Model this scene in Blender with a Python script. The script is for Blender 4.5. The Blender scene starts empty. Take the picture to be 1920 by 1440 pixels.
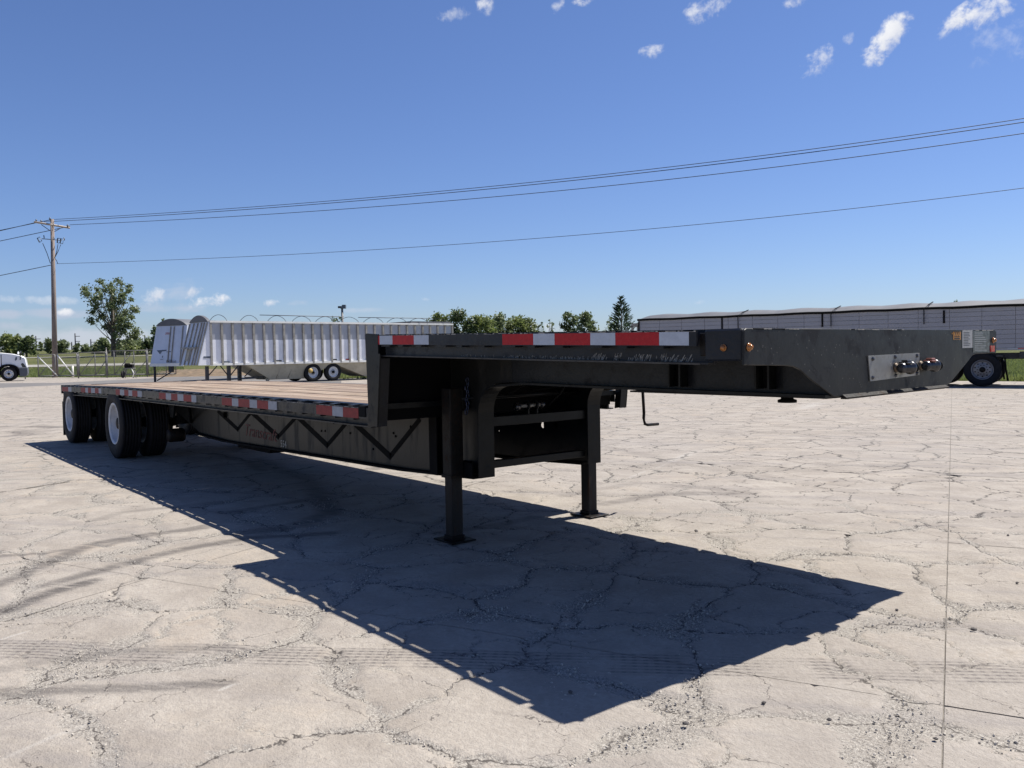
import bpy, bmesh, math, random
import numpy as np
from mathutils import Vector, Matrix
R = math.radians
random.seed(7); rng = np.random.default_rng(11)
scn = bpy.context.scene
COL = scn.collection

# ------------------------------------------------------------------ camera
F_PX, PITCH, ROLL, YAW = 1570.1, 2.1319, 1.00625, 51.3876      # focal length in pixels of a 1920 wide picture
CAM = Vector((2.18554, -4.30944, 1.42459))
_y, _p = R(YAW), R(PITCH)
c_d = Vector((-math.sin(_y)*math.cos(_p), math.cos(_y)*math.cos(_p), -math.sin(_p)))
c_r0 = Vector((math.cos(_y), math.sin(_y), 0)); c_u0 = c_r0.cross(c_d)
c_r = c_r0*math.cos(R(ROLL)) - c_u0*math.sin(R(ROLL)); c_u = c_u0*math.cos(R(ROLL)) + c_r0*math.sin(R(ROLL))
cam_data = bpy.data.cameras.new('camera'); cam = bpy.data.objects.new('camera', cam_data); COL.objects.link(cam)
m = Matrix((c_r, c_u, -c_d)).transposed().to_4x4(); m.translation = CAM
cam.matrix_world = m
cam_data.sensor_width = 36; cam_data.lens = 36*F_PX/1920; cam_data.clip_start = .05; cam_data.clip_end = 5000
scn.camera = cam
scn.render.resolution_x = 1024; scn.render.resolution_y = 768

# ------------------------------------------------------------------ sun, exposure
SUN = Vector((.1135, .611, 1)).normalized()
sun_el = math.asin(SUN.z); sun_rot = math.atan2(SUN.x, SUN.y)
sl = bpy.data.lights.new('sun', 'SUN'); sl.energy = 4.6; sl.angle = R(.53); sl.color = (1, .95, .87)
so = bpy.data.objects.new('sun', sl); COL.objects.link(so); so.rotation_euler = SUN.to_track_quat('Z', 'Y').to_euler(); so.location = (20, 60, 90)
scn.view_settings.view_transform = 'Standard'; scn.view_settings.look = 'None'
scn.view_settings.exposure = .8; scn.view_settings.gamma = 1; scn.view_settings.use_curve_mapping = False
SKY_STRENGTH = .055

def ray(x, y): return c_d + c_r*((x-960)/F_PX) - c_u*((y-720)/F_PX)
def G(x, y, z=0.0):
    v = ray(x, y); t = (z-CAM.z)/v.z; return CAM + v*t
def D(x, y, d): return CAM + ray(x, y)*d
def onY(x, y, Y):
    v = ray(x, y); return CAM + v*((Y-CAM.y)/v.y)
def onX(x, y, X):
    v = ray(x, y); return CAM + v*((X-CAM.x)/v.x)

# ------------------------------------------------------------------ node helpers
class NT:
    def __init__(s, t): s.t = t
    def n(s, typ, ins=None, **kw):
        nd = s.t.nodes.new(typ)
        for k, v in kw.items(): setattr(nd, k, v)
        for k, v in (ins or {}).items():
            if isinstance(v, bpy.types.NodeSocket): s.t.links.new(v, nd.inputs[k])
            else: nd.inputs[k].default_value = v
        return nd
    def m(s, op, a, b=None, c=None, clamp=False):
        ins = {0: a}
        if b is not None: ins[1] = b
        if c is not None: ins[2] = c
        nd = s.n('ShaderNodeMath', ins, operation=op, use_clamp=clamp); return nd.outputs[0]
    def vm(s, op, a, b=None, out=0, scale=None):
        ins = {0: a}
        if b is not None: ins[1] = b
        nd = s.n('ShaderNodeVectorMath', ins, operation=op)
        if scale is not None: nd.inputs['Scale'].default_value = scale
        return nd.outputs[out]
    def noise(s, vec, scale, detail=3, rough=.5, out=0, dist=0):
        nd = s.n('ShaderNodeTexNoise', {'Vector': vec, 'Scale': scale, 'Detail': detail, 'Roughness': rough, 'Distortion': dist}); return nd.outputs[out]
    def ramp(s, v, a, b, c=0., d=1., smooth=True):
        nd = s.n('ShaderNodeMapRange', {'Value': v, 'From Min': a, 'From Max': b, 'To Min': c, 'To Max': d}, interpolation_type='SMOOTHSTEP' if smooth else 'LINEAR'); return nd.outputs[0]
    def mix(s, f, a, b, mode='MIX'):
        nd = s.t.nodes.new('ShaderNodeMix'); nd.data_type = 'RGBA'; nd.blend_type = mode
        for i, v in ((0, f), (6, a), (7, b)):
            if isinstance(v, bpy.types.NodeSocket): s.t.links.new(v, nd.inputs[i])
            else: nd.inputs[i].default_value = v if i == 0 else (*v[:3], 1)
        return nd.outputs[2]

def new_mat(name):
    mt = bpy.data.materials.new(name); mt.use_nodes = True; t = mt.node_tree; t.nodes.clear()
    k = NT(t); out = k.n('ShaderNodeOutputMaterial'); b = k.n('ShaderNodeBsdfPrincipled')
    t.links.new(b.outputs[0], out.inputs[0]); return mt, k, b
def S(col):  # sRGB 0-255 to linear
    return tuple((c/255/12.92 if c <= 10 else ((c/255+.055)/1.055)**2.4) for c in col)

def mat(name, col, rough=.5, metal=0., var=.15, vscale=6, dirt=None, dirt_amt=.35, bump=0., bscale=60, spec=.5, streak=False, coat=0.):
    mt, k, b = new_mat(name)
    P = k.n('ShaderNodeTexCoord').outputs['Object']
    if streak: P2 = k.vm('MULTIPLY', P, (1, 1, .15))
    else: P2 = P
    n = k.noise(P2, vscale, 5, .6)
    f = k.ramp(n, .3, .7)
    c = k.mix(f, tuple(x*(1-var) for x in col), tuple(min(1, x*(1+var)) for x in col))
    if dirt:
        g = k.ramp(k.noise(P2, vscale*2.7, 6, .65), .5, .72)
        c = k.mix(k.m('MULTIPLY', g, dirt_amt), c, dirt)
        rr = k.m('ADD', k.m('MULTIPLY', g, .3), rough, clamp=True)
    else: rr = k.ramp(n, .2, .8, max(rough-.07, .02), min(rough+.07, 1))
    mt.node_tree.links.new(c, b.inputs['Base Color']); mt.node_tree.links.new(rr, b.inputs['Roughness'])
    b.inputs['Metallic'].default_value = metal
    b.inputs['Specular IOR Level'].default_value = spec
    b.inputs['Coat Weight'].default_value = coat
    if bump:
        bn = k.n('ShaderNodeBump', {'Height': k.noise(P, bscale, 4, .6), 'Strength': bump, 'Distance': .01})
        mt.node_tree.links.new(bn.outputs[0], b.inputs['Normal'])
    return mt

# ------------------------------------------------------------------ world: sky and clouds
w = bpy.data.worlds.new('World'); scn.world = w; w.use_nodes = True; wt = w.node_tree; wt.nodes.clear(); k = NT(wt)
sky = k.n('ShaderNodeTexSky', sky_type='NISHITA', sun_disc=False, sun_elevation=sun_el, sun_rotation=sun_rot, altitude=300, air_density=1.0, dust_density=.4, ozone_density=1.6)
dirv = k.n('ShaderNodeTexCoord').outputs['Generated']
sep = k.n('ShaderNodeSeparateXYZ', {0: dirv}).outputs
el = k.m('ARCSINE', sep[2]); az = k.m('ARCTAN2', sep[0], sep[1])
def azel(x, y):
    v = ray(x, y).normalized(); return math.atan2(v.x, v.y), math.asin(v.z)
nz = k.noise(dirv, 34, 9, .62, dist=.5); nz2 = k.noise(dirv, 110, 6, .6); nzs = k.noise(k.vm('MULTIPLY', dirv, (1, 1, 5)), 11, 7, .6)
nn = k.m('ADD', k.m('MULTIPLY', nz, .64), k.m('MULTIPLY', nz2, .36))
# px x, px y, half width, half height, tilt (deg, up to the right), density, opacity, greyness
CLOUDS = [(1662, 72, 62, 26, 50, 1.5, 1.0, 0), (1537, 112, 46, 22, 35, 1.0, .8, 0), (1800, 32, 70, 16, 30, .95, .95, 0), (1845, 24, 52, 24, 10, 1.05, .85, 0),
    (1325, 18, 46, 26, 15, .9, .75, 0), (1225, 95, 26, 16, 0, 1.0, .8, 0), (1487, 2, 28, 14, 5, 1.0, .9, 0), (1588, 73, 17, 11, 20, .7, .55, 0),
    (1875, 85, 85, 40, -15, .75, .28, 0), (905, 8, 24, 22, 60, 1.0, .8, 0), (855, 26, 36, 13, 10, .85, .55, 0), (1047, 12, 18, 12, 40, .8, .8, 0), (1095, 2, 26, 9, 0, .8, .8, 0),
    (290, 557, 32, 17, 15, .95, .85, .25), (362, 550, 26, 14, 15, .9, .8, .2), (390, 565, 44, 15, 8, 1.15, .95, .2), (310, 580, 75, 14, 0, 1.2, .6, .8),
    (508, 567, 26, 8, 5, .85, .8, .3), (560, 570, 30, 8, 0, 1.1, .5, .7), (110, 588, 80, 11, 0, 1.3, .6, .9), (126, 586, 18, 8, 0, 1.2, .9, .1), (15, 590, 32, 9, 0, 1.3, .6, .9),
    (15, 611, 32, 9, 0, 1.3, .6, .9), (150, 640, 170, 34, 2, 1.5, .62, .65), (80, 563, 130, 9, -2, 1.1, .35, .2), (690, 582, 60, 6, 0, 1.0, .3, .6), (330, 548, 60, 22, 20, .8, .4, .7), (790, 562, 26, 5, 0, .5, .5, .4),
    (1310, 567, 30, 6, 5, .5, .45, .3), (1010, 615, 60, 12, 0, 1.0, .7, .3), (480, 640, 200, 14, 0, .5, .35, .4), (1100, 640, 220, 12, 0, .5, .35, .3)]
col = sky.outputs[0]
# the sky as the photograph renders it: a slightly deeper, less cyan blue
col = k.vm('MULTIPLY', col, (.755, .880, 1.225))
acc = None; gacc = None
for (x, y, hw, hh, tl, dens, op, grey) in CLOUDS:
    a0, e0 = azel(x, y); ce = math.cos(e0); pr = math.cos(math.atan(abs(x-960)/F_PX))
    A = hw/F_PX*pr*1.14; B = hh/F_PX*1.14
    da = k.m('MULTIPLY', k.m('SUBTRACT', az, a0), ce); de = k.m('SUBTRACT', el, e0)
    ct, st = math.cos(R(tl)), math.sin(R(tl))
    p = k.m('DIVIDE', k.m('ADD', k.m('MULTIPLY', da, ct), k.m('MULTIPLY', de, st)), A)
    q = k.m('DIVIDE', k.m('SUBTRACT', k.m('MULTIPLY', de, ct), k.m('MULTIPLY', da, st)), B)
    r2 = k.m('ADD', k.m('MULTIPLY', p, p), k.m('MULTIPLY', q, q))
    f = k.m('SUBTRACT', 1.0, r2, clamp=True)
    if grey > .5: noise = k.m('ADD', k.m('MULTIPLY', nzs, .6), k.m('MULTIPLY', nz, .4))
    else: noise = nn
    v = k.m('ADD', k.m('MULTIPLY', f, .34*dens+.12), k.m('MULTIPLY_ADD', noise, 1.9, -1.14))
    v = k.ramp(k.m('MULTIPLY', v, k.ramp(f, 0, .35)), 0.0, .46 if grey < .5 else .5)
    v = k.m('MULTIPLY', v, op)
    base = k.mix(k.ramp(k.m('ADD', q, k.m('MULTIPLY', nz2, 1.2)), -.6, 1.3), (.62, .66, .78), (.93, .94, .97)) if grey < .5 else None
    cc = k.mix(grey, (.93, .94, .97), (.50, .545, .68)) if base is None else base
    cc = k.vm('SCALE', cc, scale=1/SKY_STRENGTH/1.74)
    col = k.mix(v, col, cc)
bg = k.n('ShaderNodeBackground', {'Color': col, 'Strength': SKY_STRENGTH}); wo = k.n('ShaderNodeOutputWorld'); wt.links.new(bg.outputs[0], wo.inputs[0])

# ------------------------------------------------------------------ mesh helpers
class MB:
    def __init__(s): s.v = []; s.f = []; s.mi = []; s.sm = []
    def add(s, vs, fs, mi=0, smooth=False):
        o = len(s.v); s.v += [tuple(a) for a in vs]; s.f += [tuple(i+o for i in f) for f in fs]; s.mi += [mi]*len(fs); s.sm += [smooth]*len(fs); return s
    def box(s, x0, x1, y0, y1, z0, z1, mi=0, nx=1, fz=None):
        """box cut into nx lengths; fz(x) is added to z"""
        vs = []; fs = []
        for i in range(nx+1):
            x = x0+(x1-x0)*i/nx; dz = fz(x) if fz else 0
            vs += [(x, y0, z0+dz), (x, y1, z0+dz), (x, y1, z1+dz), (x, y0, z1+dz)]
        for i in range(nx):
            a = 4*i
            for j in range(4): fs.append((a+j, a+(j+1) % 4, a+4+(j+1) % 4, a+4+j))
        fs.append((3, 2, 1, 0)); a = 4*nx; fs.append((a, a+1, a+2, a+3)); return s.add(vs, fs, mi)
    def prism(s, poly, axis, a, b, mi=0):
        """poly in the two other axes (in order) pushed from a to b along axis"""
        n = len(poly)
        def P(p, t): return {'x': (t, p[0], p[1]), 'y': (p[0], t, p[1]), 'z': (p[0], p[1], t)}[axis]
        vs = [P(p, a) for p in poly]+[P(p, b) for p in poly]
        fs = [tuple(range(n))[::-1], tuple(range(n, 2*n))]+[(i, (i+1) % n, n+(i+1) % n, n+i) for i in range(n)]
        return s.add(vs, fs, mi)
    def tube(s, pts, r, n=8, mi=0, r1=None, cap=True):
        pts = [Vector(p) for p in pts]; vs = []; fs = []; N = len(pts); r1 = r if r1 is None else r1
        for i, p in enumerate(pts):
            t = (pts[min(i+1, N-1)]-pts[max(i-1, 0)]).normalized()
            up = Vector((0, 0, 1)) if abs(t.z) < .9 else Vector((1, 0, 0))
            a = t.cross(up).normalized(); b = t.cross(a); rr = r+(r1-r)*i/max(1, N-1)
            for j in range(n):
                c = 2*math.pi*j/n; vs.append(p+a*(math.cos(c)*rr)+b*(math.sin(c)*rr))
        for i in range(N-1):
            for j in range(n): fs.append((i*n+j, i*n+(j+1) % n, (i+1)*n+(j+1) % n, (i+1)*n+j))
        if cap: fs += [tuple(range(n))[::-1], tuple(range((N-1)*n, N*n))]
        return s.add(vs, fs, mi, True)
    def lathe(s, prof, c, axis='y', n=40, mi=0, smooth=True, closed=False):
        vs = []; fs = []; N = len(prof)
        for (r, h) in prof:
            for j in range(n):
                a = 2*math.pi*j/n; x, z = r*math.cos(a), r*math.sin(a)
                p = {'y': (x, h, z), 'x': (h, x, z), 'z': (x, z, h)}[axis]; vs.append((c[0]+p[0], c[1]+p[1], c[2]+p[2]))
        for i in range(N if closed else N-1):
            i2 = (i+1) % N
            for j in range(n): fs.append((i*n+j, i*n+(j+1) % n, i2*n+(j+1) % n, i2*n+j))
        return s.add(vs, fs, mi, smooth)
    def build(s, name, mats, parent=None, bevel=0, loc=None):
        me = bpy.data.meshes.new(name); me.from_pydata(s.v, [], s.f)
        for mm in (mats if isinstance(mats, (list, tuple)) else [mats]): me.materials.append(mm)
        me.polygons.foreach_set('material_index', s.mi); me.polygons.foreach_set('use_smooth', s.sm)
        bm = bmesh.new(); bm.from_mesh(me); bmesh.ops.recalc_face_normals(bm, faces=bm.faces)
        if bevel:
            es = [e for e in bm.edges if len(e.link_faces) == 2 and e.calc_face_angle(0) > .6]
            bmesh.ops.bevel(bm, geom=es, offset=bevel, segments=1, affect='EDGES', clamp_overlap=True)
        bm.to_mesh(me); bm.free(); me.update()
        o = bpy.data.objects.new(name, me); COL.objects.link(o); o.parent = parent
        if loc: o.location = loc
        return o
def tag(o, label=None, cat=None, group=None, kind=None):
    for a, b in (('label', label), ('category', cat), ('group', group), ('kind', kind)):
        if b: o[a] = b
    return o
def empty(name, loc=(0, 0, 0), rz=0, label=None, cat=None, group=None):
    o = bpy.data.objects.new(name, None); COL.objects.link(o); o.location = loc; o.rotation_euler = (0, 0, rz); o.empty_display_size = .2
    return tag(o, label, cat, group)
def copy_tree(o, parent=None):
    c = o.copy(); COL.objects.link(c); c.parent = parent
    for ch in list(o.children): copy_tree(ch, c)
    return c

# ------------------------------------------------------------------ concrete: crack field shared by shader and geometry nodes
def crack_field(k, P):
    P2 = k.vm('MULTIPLY', P, (1, 1, 0))
    n1 = k.vm('SCALE', k.vm('SUBTRACT', k.noise(P2, .8, 2, .5, out=1), (.5, .5, .5)), scale=.85)
    n2 = k.vm('SCALE', k.vm('SUBTRACT', k.noise(P2, 5.5, 4, .7, out=1), (.5, .5, .5)), scale=.24)
    W = k.vm('MULTIPLY', k.vm('ADD', k.vm('ADD', P2, n1), n2), (1, 1, 0))
    e1 = k.n('ShaderNodeTexVoronoi', {'Vector': W, 'Scale': 1.15, 'Randomness': 1.0}, feature='DISTANCE_TO_EDGE', voronoi_dimensions='2D').outputs[0]
    e2 = k.n('ShaderNodeTexVoronoi', {'Vector': k.vm('ADD', W, (3.7, 1.9, 0)), 'Scale': 2.3, 'Randomness': 1.0}, feature='DISTANCE_TO_EDGE', voronoi_dimensions='2D').outputs[0]
    vv = k.vm('DOT_PRODUCT', P2, (-.40, .916, 0), out=1)
    reg = k.ramp(vv, 1.2, 4.0, 1.0, .30); far = k.ramp(vv, -.5, 6, 1, 2.6)
    reg2 = k.ramp(k.noise(P2, .45, 2), .34, .55, .45, 1)
    wn = k.noise(P2, 1.9, 3, .6)
    width = k.m('MULTIPLY', k.m('MULTIPLY', k.ramp(wn, .36, .68, 0.006, .24), reg), reg2)
    cr = k.m('SUBTRACT', 1.0, k.m('DIVIDE', e1, k.m('ADD', width, .004)), clamp=True)
    w2 = k.m('MULTIPLY', k.m('MULTIPLY', k.ramp(k.noise(P2, 1.1, 2, .5), .52, .72, 0, .16), reg), reg2)
    cr2 = k.m('SUBTRACT', 1.0, k.m('DIVIDE', e2, k.m('ADD', w2, .001)), clamp=True)
    cr = k.m('MAXIMUM', cr, cr2)
    pres = k.ramp(k.noise(P2, 3.1, 3, .6), .36, .46)
    l1 = k.m('MULTIPLY', k.ramp(e1, .002, k.m('MULTIPLY', k.ramp(k.noise(P2, 4.3, 2), .35, .65, .005, .015, smooth=False), far), 1, 0), pres)
    pres2 = k.m('MULTIPLY', k.ramp(k.noise(P2, 1.3, 3, .6), .43, .5), k.ramp(k.noise(P2, 9, 2, .6), .38, .5))
    l2 = k.m('MULTIPLY', k.ramp(e2, .002, k.m('MULTIPLY', far, .012), .85, 0), pres2)
    return cr, k.m('MAXIMUM', l1, l2), P2, e1

def concrete_mat():
    mt, k, b = new_mat('weathered_concrete'); L = mt.node_tree.links
    P = k.n('ShaderNodeNewGeometry').outputs['Position']
    cr, line, P2, e1 = crack_field(k, P)
    big = k.noise(P2, .35, 3, .5); med = k.noise(P2, 2.2, 6, .65); fin = k.noise(P2, 38, 4, .7); vfin = k.noise(P2, 190, 2, .6)
    c = k.mix(k.ramp(med, .32, .7), (.280, .248, .212), (.392, .355, .308))
    c = k.mix(k.m('MULTIPLY', k.ramp(k.noise(P2, 1.1, 5, .7), .52, .72), .45), c, (.315, .240, .165))
    c = k.mix(k.ramp(big, .35, .65, 0, .35), c, (.30, .278, .258))
    c = k.mix(k.m('MULTIPLY', k.ramp(fin, .35, .65, 0, 1), .30), c, (.20, .175, .15))
    spk = k.ramp(vfin, .60, .72); c = k.mix(k.m('MULTIPLY', spk, .25), c, (.12, .11, .10))
    # crumbled seams are greyer, grainy
    gr = k.mix(k.ramp(k.noise(P2, 75, 4, .8), .36, .64), (.18, .16, .14), (.46, .43, .38))
    gr = k.mix(k.ramp(k.noise(P2, 210, 2, .7), .45, .6, 0, .5), gr, (.085, .08, .075))
    crn = k.ramp(k.m('ADD', cr, k.m('MULTIPLY', k.m('SUBTRACT', fin, .5), .9)), .12, .42)
    crn = k.m('MULTIPLY', crn, k.ramp(cr, 0, .1))
    c = k.mix(k.m('MULTIPLY', crn, .85), c, gr)
    # old wheel polish: pale grey streaks following the driving direction
    rot = k.n('ShaderNodeVectorRotate', {'Vector': P2, 'Angle': R(-38)}, rotation_type='Z_AXIS').outputs[0]
    stv = k.noise(k.vm('MULTIPLY', rot, (.12, 1.3, 0)), 2.0, 5, .65)
    c = k.mix(k.ramp(stv, .48, .70, 0, .5), c, (.215, .198, .19))
    stn = k.ramp(k.noise(P2, 4.5, 5, .72), .54, .70, 0, .38); c = k.mix(stn, c, (.20, .175, .15))
    # tyre print with parallel ribs
    t = k.m('SUBTRACT', k.vm('DOT_PRODUCT', P2, (-.7067, .7075, 0), out=1), -.800)
    t = k.m('ADD', t, k.m('MULTIPLY', k.m('SUBTRACT', k.noise(P2, .8, 1), .5), .05))
    band = k.m('SUBTRACT', 1.0, k.ramp(k.m('ABSOLUTE', t), .10, .15))
    ribs = k.ramp(k.m('SINE', k.m('MULTIPLY', t, 2*math.pi/.037)), -.4, .7)
    al = k.vm('DOT_PRODUCT', P2, (.7075, .7067, 0), out=1)
    brk = k.ramp(k.noise(P2, 2.4, 4, .6), .36, .6)
    tread = k.ramp(k.m('SINE', k.m('MULTIPLY', al, 2*math.pi/.05)), -.2, .8, .5, 1)
    tm = k.m('MULTIPLY', k.m('MULTIPLY', k.m('MULTIPLY', band, ribs), brk), tread)
    c = k.mix(k.m('MULTIPLY', tm, .8), c, (.09, .08, .075))
    c = k.mix(k.m('MULTIPLY', k.m('MULTIPLY', band, brk), .22), c, (.16, .145, .135))
    # painted-on rubber from the skid attribute
    sk = k.n('ShaderNodeAttribute', attribute_name='skid').outputs['Fac']
    skn = k.m('MULTIPLY', sk, k.ramp(k.noise(k.vm('MULTIPLY', rot, (1, 6, 0)), 3.5, 4, .7), .25, .55))
    c = k.mix(k.m('MULTIPLY', skn, .85), c, (.070, .064, .062))
    # pale scratches
    sc = k.n('ShaderNodeAttribute', attribute_name='scratch').outputs['Fac']
    c = k.mix(k.m('MULTIPLY', sc, .6), c, (.45, .43, .40))
    c = k.mix(k.m('MULTIPLY', line, .85), c, (.055, .048, .044))
    L.new(c, b.inputs['Base Color']); b.inputs['Roughness'].default_value = .9; b.inputs['Specular IOR Level'].default_value = .2
    h = k.m('ADD', k.m('MULTIPLY', fin, .9), k.m('MULTIPLY', med, 2.4))
    h = k.m('ADD', h, k.m('MULTIPLY', k.noise(P2, 110, 2, .7), .45))
    bn = k.n('ShaderNodeBump', {'Height': h, 'Strength': .6, 'Distance': .016}); L.new(bn.outputs[0], b.inputs['Normal'])
    return mt
M = {}
M['concrete'] = concrete_mat()

TH = R(23.6); eu = Vector((math.cos(TH), math.sin(TH), 0)); ev = Vector((-math.sin(TH), math.cos(TH), 0))

# yard base sheet (joints show it), asphalt lane, grass field
def terrain_z(x, y):
    v = Vector((x-CAM.x, y-CAM.y, 0)); d = v.dot(Vector((c_d.x, c_d.y, 0)).normalized()); l = v.dot(Vector((c_r0.x, c_r0.y, 0)))
    a = l/max(d, 1)
    lf = min(1, max(0, (.15-a)/.35)); lf = lf*lf*(3-2*lf)
    s = min(1, max(0, (d-78)/125)); return -.03+4.1*s*lf
def grass_mat():
    mt, k, b = new_mat('grass_ground'); L = mt.node_tree.links
    P = k.n('ShaderNodeNewGeometry').outputs['Position']
    n = k.noise(P, .12, 4); n2 = k.noise(P, 1.5, 6, .7); n3 = k.noise(P, 12, 4, .7)
    c = k.mix(k.ramp(n, .35, .65), (.078, .092, .034), (.112, .118, .054))
    c = k.mix(k.ramp(n2, .35, .7, 0, .6), c, (.145, .132, .07))
    c = k.mix(k.ramp(n3, .4, .7, 0, .4), c, (.05, .075, .02))
    L.new(c, b.inputs['Base Color']); b.inputs['Roughness'].default_value = 1; b.inputs['Specular IOR Level'].default_value = .05
    bn = k.n('ShaderNodeBump', {'Height': k.noise(P, 6, 5, .8), 'Strength': 1, 'Distance': .12}); L.new(bn.outputs[0], b.inputs['Normal'])
    return mt
M['grass'] = grass_mat()
def grid_field():
    rad = [0, 15, 30, 45, 60, 68, 75, 82, 90, 98, 106, 114, 122, 130, 140, 150, 160, 170, 180, 190, 200, 210, 230, 280, 400, 700, 1500, 3500]
    n = 120; vs = [(CAM.x, CAM.y, -.03)]; fs = []
    for i, r in enumerate(rad[1:]):
        for j in range(n):
            a = 2*math.pi*j/n; x, y = CAM.x+r*math.cos(a), CAM.y+r*math.sin(a); vs.append((x, y, terrain_z(x, y)))
    for j in range(n): fs.append((0, 1+j, 1+(j+1) % n))
    for i in range(len(rad)-2):
        for j in range(n): a = 1+i*n; fs.append((a+j, a+n+j, a+n+(j+1) % n, a+(j+1) % n))
    mb = MB(); mb.add(vs, fs, 0, True); return mb.build('grass_field', M['grass'])
tag(grid_field(), kind='structure')
def sheet(name, pts, z, mt, kind='structure'):
    mb = MB(); mb.add([(p[0], p[1], z) for p in pts], [tuple(range(len(pts)))]); return tag(mb.build(name, mt), kind=kind)
b1, b2 = G(-700, 712), G(2600, 720)
yard_edge = [G(-700, 712), G(-200, 709), G(60, 707.3), G(200, 707.5), G(280, 706), G(340, 700), G(470, 697), G(640, 702), G(900, 706), G(1300, 711), G(1797, 713.5), G(1920, 714.6), G(2600, 722)]
base_pts = [(p.x, p.y) for p in yard_edge]+[(60, -10), (40, -60), (-60, -60)]
M['concrete_far'] = M['concrete']
yard = sheet('concrete_yard', base_pts, -.016, M['concrete'])

M['asphalt'] = mat('asphalt', (.135, .128, .122), .9, var=.12, vscale=.6, bump=.4, bscale=40)
asp = [G(-900, 722), G(110, 717.5), G(300, 708), G(420, 699), G(640, 699), G(640, 722), G(400, 726), G(115, 734), G(0, 748), G(-900, 830)]
lane = sheet('asphalt_lane', [(p.x, p.y) for p in asp], -.012, M['asphalt'])
# pale paths across the field
M['path'] = mat('pale_gravel', (.26, .25, .22), .95, var=.12, vscale=1)
def ribbon(name, d, wd, x0, x1, dz=.05):
    mb = MB(); vs = []; n = 40
    for i in range(n+1):
        x = x0+(x1-x0)*i/n
        for dd in (d, d+wd):
            v = c_d+c_r*((x-960)/F_PX); v.z = 0; v = v*1.0; P = CAM+v*dd; vs.append((P.x, P.y, terrain_z(P.x, P.y)+dz))
    mb.add(vs, [(2*i, 2*i+2, 2*i+3, 2*i+1) for i in range(n)]); return tag(mb.build(name, M['path']), kind='structure')
ribbon('field_road', 100, 7, -500, 560); ribbon('field_path', 138, 3, -500, 420)
M['dirt'] = mat('brown_dirt', (.15, .105, .065), 1, var=.3, vscale=1.5, dirt=(.12, .13, .05), dirt_amt=.6, bump=.6, bscale=8)
def mound():
    mb = MB(); vs = []; fs = []; nx, ny = 40, 10
    for j in range(ny+1):
        for i in range(nx+1):
            x = 276+(470-276)*i/nx; fx = 1-abs(i/nx*2-1)**3; d = 66+22*j/ny
            v = c_d+c_r*((x-960)/F_PX); v.z = 0; P = CAM+v*d
            h = .42*math.sin(math.pi*min(1, j/ny*1.4 if j/ny < .36 else .5+(j/ny-.36)*.78))*fx*(.8+.4*random.random())
            vs.append((P.x, P.y, max(terrain_z(P.x, P.y), -.02)+h-.02))
    for j in range(ny):
        for i in range(nx): a = j*(nx+1)+i; fs.append((a, a+1, a+nx+2, a+nx+1))
    mb.add(vs, fs, 0, True); return tag(mb.build('dirt_bank', M['dirt']), kind='structure')
mound()

# slabs -----------------------------------------------------------------
SKIDS = [([(0, 1095), (100, 1050), (175, 1020), (275, 1003), (380, 990)], .11, .8), ([(95, 1095), (200, 1066), (280, 1045), (350, 1028), (470, 1008), (620, 1000)], .10, .8),
    ([(0, 1145), (50, 1128), (95, 1110), (170, 1090)], .10, 1), ([(-60, 1048), (90, 1036), (200, 1022), (380, 985)], .06, .7), ([(0, 1297), (125, 1293), (260, 1290), (420, 1280)], .07, .7),
    ([(0, 1255), (200, 1222), (420, 1215)], .08, .4), ([(180, 975), (230, 960), (330, 950), (420, 940)], .1, .4),
    ([(690, 800+10), (740, 822), (760, 845), (740, 868), (700, 880)], .12, .7), ([(400, 850), (470, 868), (490, 882)], .12, .8),
    ([(820, 1000), (930, 985), (1000, 970)], .1, .5), ([(480, 860), (580, 900), (620, 960), (560, 985), (450, 1000)], .16, .7), ([(430, 960), (560, 940), (620, 925)], .1, .6),
    ([(0, 800.5), (60, 799.5), (118, 801)], .12, .9), ([(0, 806), (20, 806), (34, 810), (36, 815), (20, 818), (0, 819)], .12, .8), ([(34, 808), (60, 815)], .3, .5), ([(40, 807), (80, 805), (118, 803)], .1, .7),
    ([(10, 742), (20, 738), (60, 733), (115, 730)], .35, .3), ([(10, 742), (40, 746), (110, 745)], .3, .3), ([(0, 753), (118, 752)], .12, .6),
    ([(1060, 928), (1200, 905), (1330, 915), (1400, 925)], .12, .35), ([(1130, 945), (1250, 925), (1370, 925)], .14, .5), ([(1100, 830), (1330, 880), (1500, 905)], .2, .2),
    ([(1130, 870), (1500, 880), (1740, 870)], .3, .18), ([(1300, 810), (1600, 812), (1920, 818)], .35, .18), ([(1440, 800), (1920, 806)], .15, .2)]
SCR = [([(415, 1292), (448, 1280)], .012, 1), ([(0, 1425), (120, 1372), (200, 1335)], .008, .5), ([(1478, 775), (1550, 750)], .05, .7), ([(1180, 895), (1235, 875), (1380, 812)], .02, .5), ([(550, 1122), (640, 1090)], .008, .5), ([(0, 1200), (50, 1183)], .01, .8)]
def strokes(lst):
    out = []
    for px, wd, st in lst:
        pts = [G(*p) for p in px]; out.append((np.array([(p.x, p.y) for p in pts]), wd, st))
    return out
SK, SCS = strokes(SKIDS), strokes(SCR)
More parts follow.
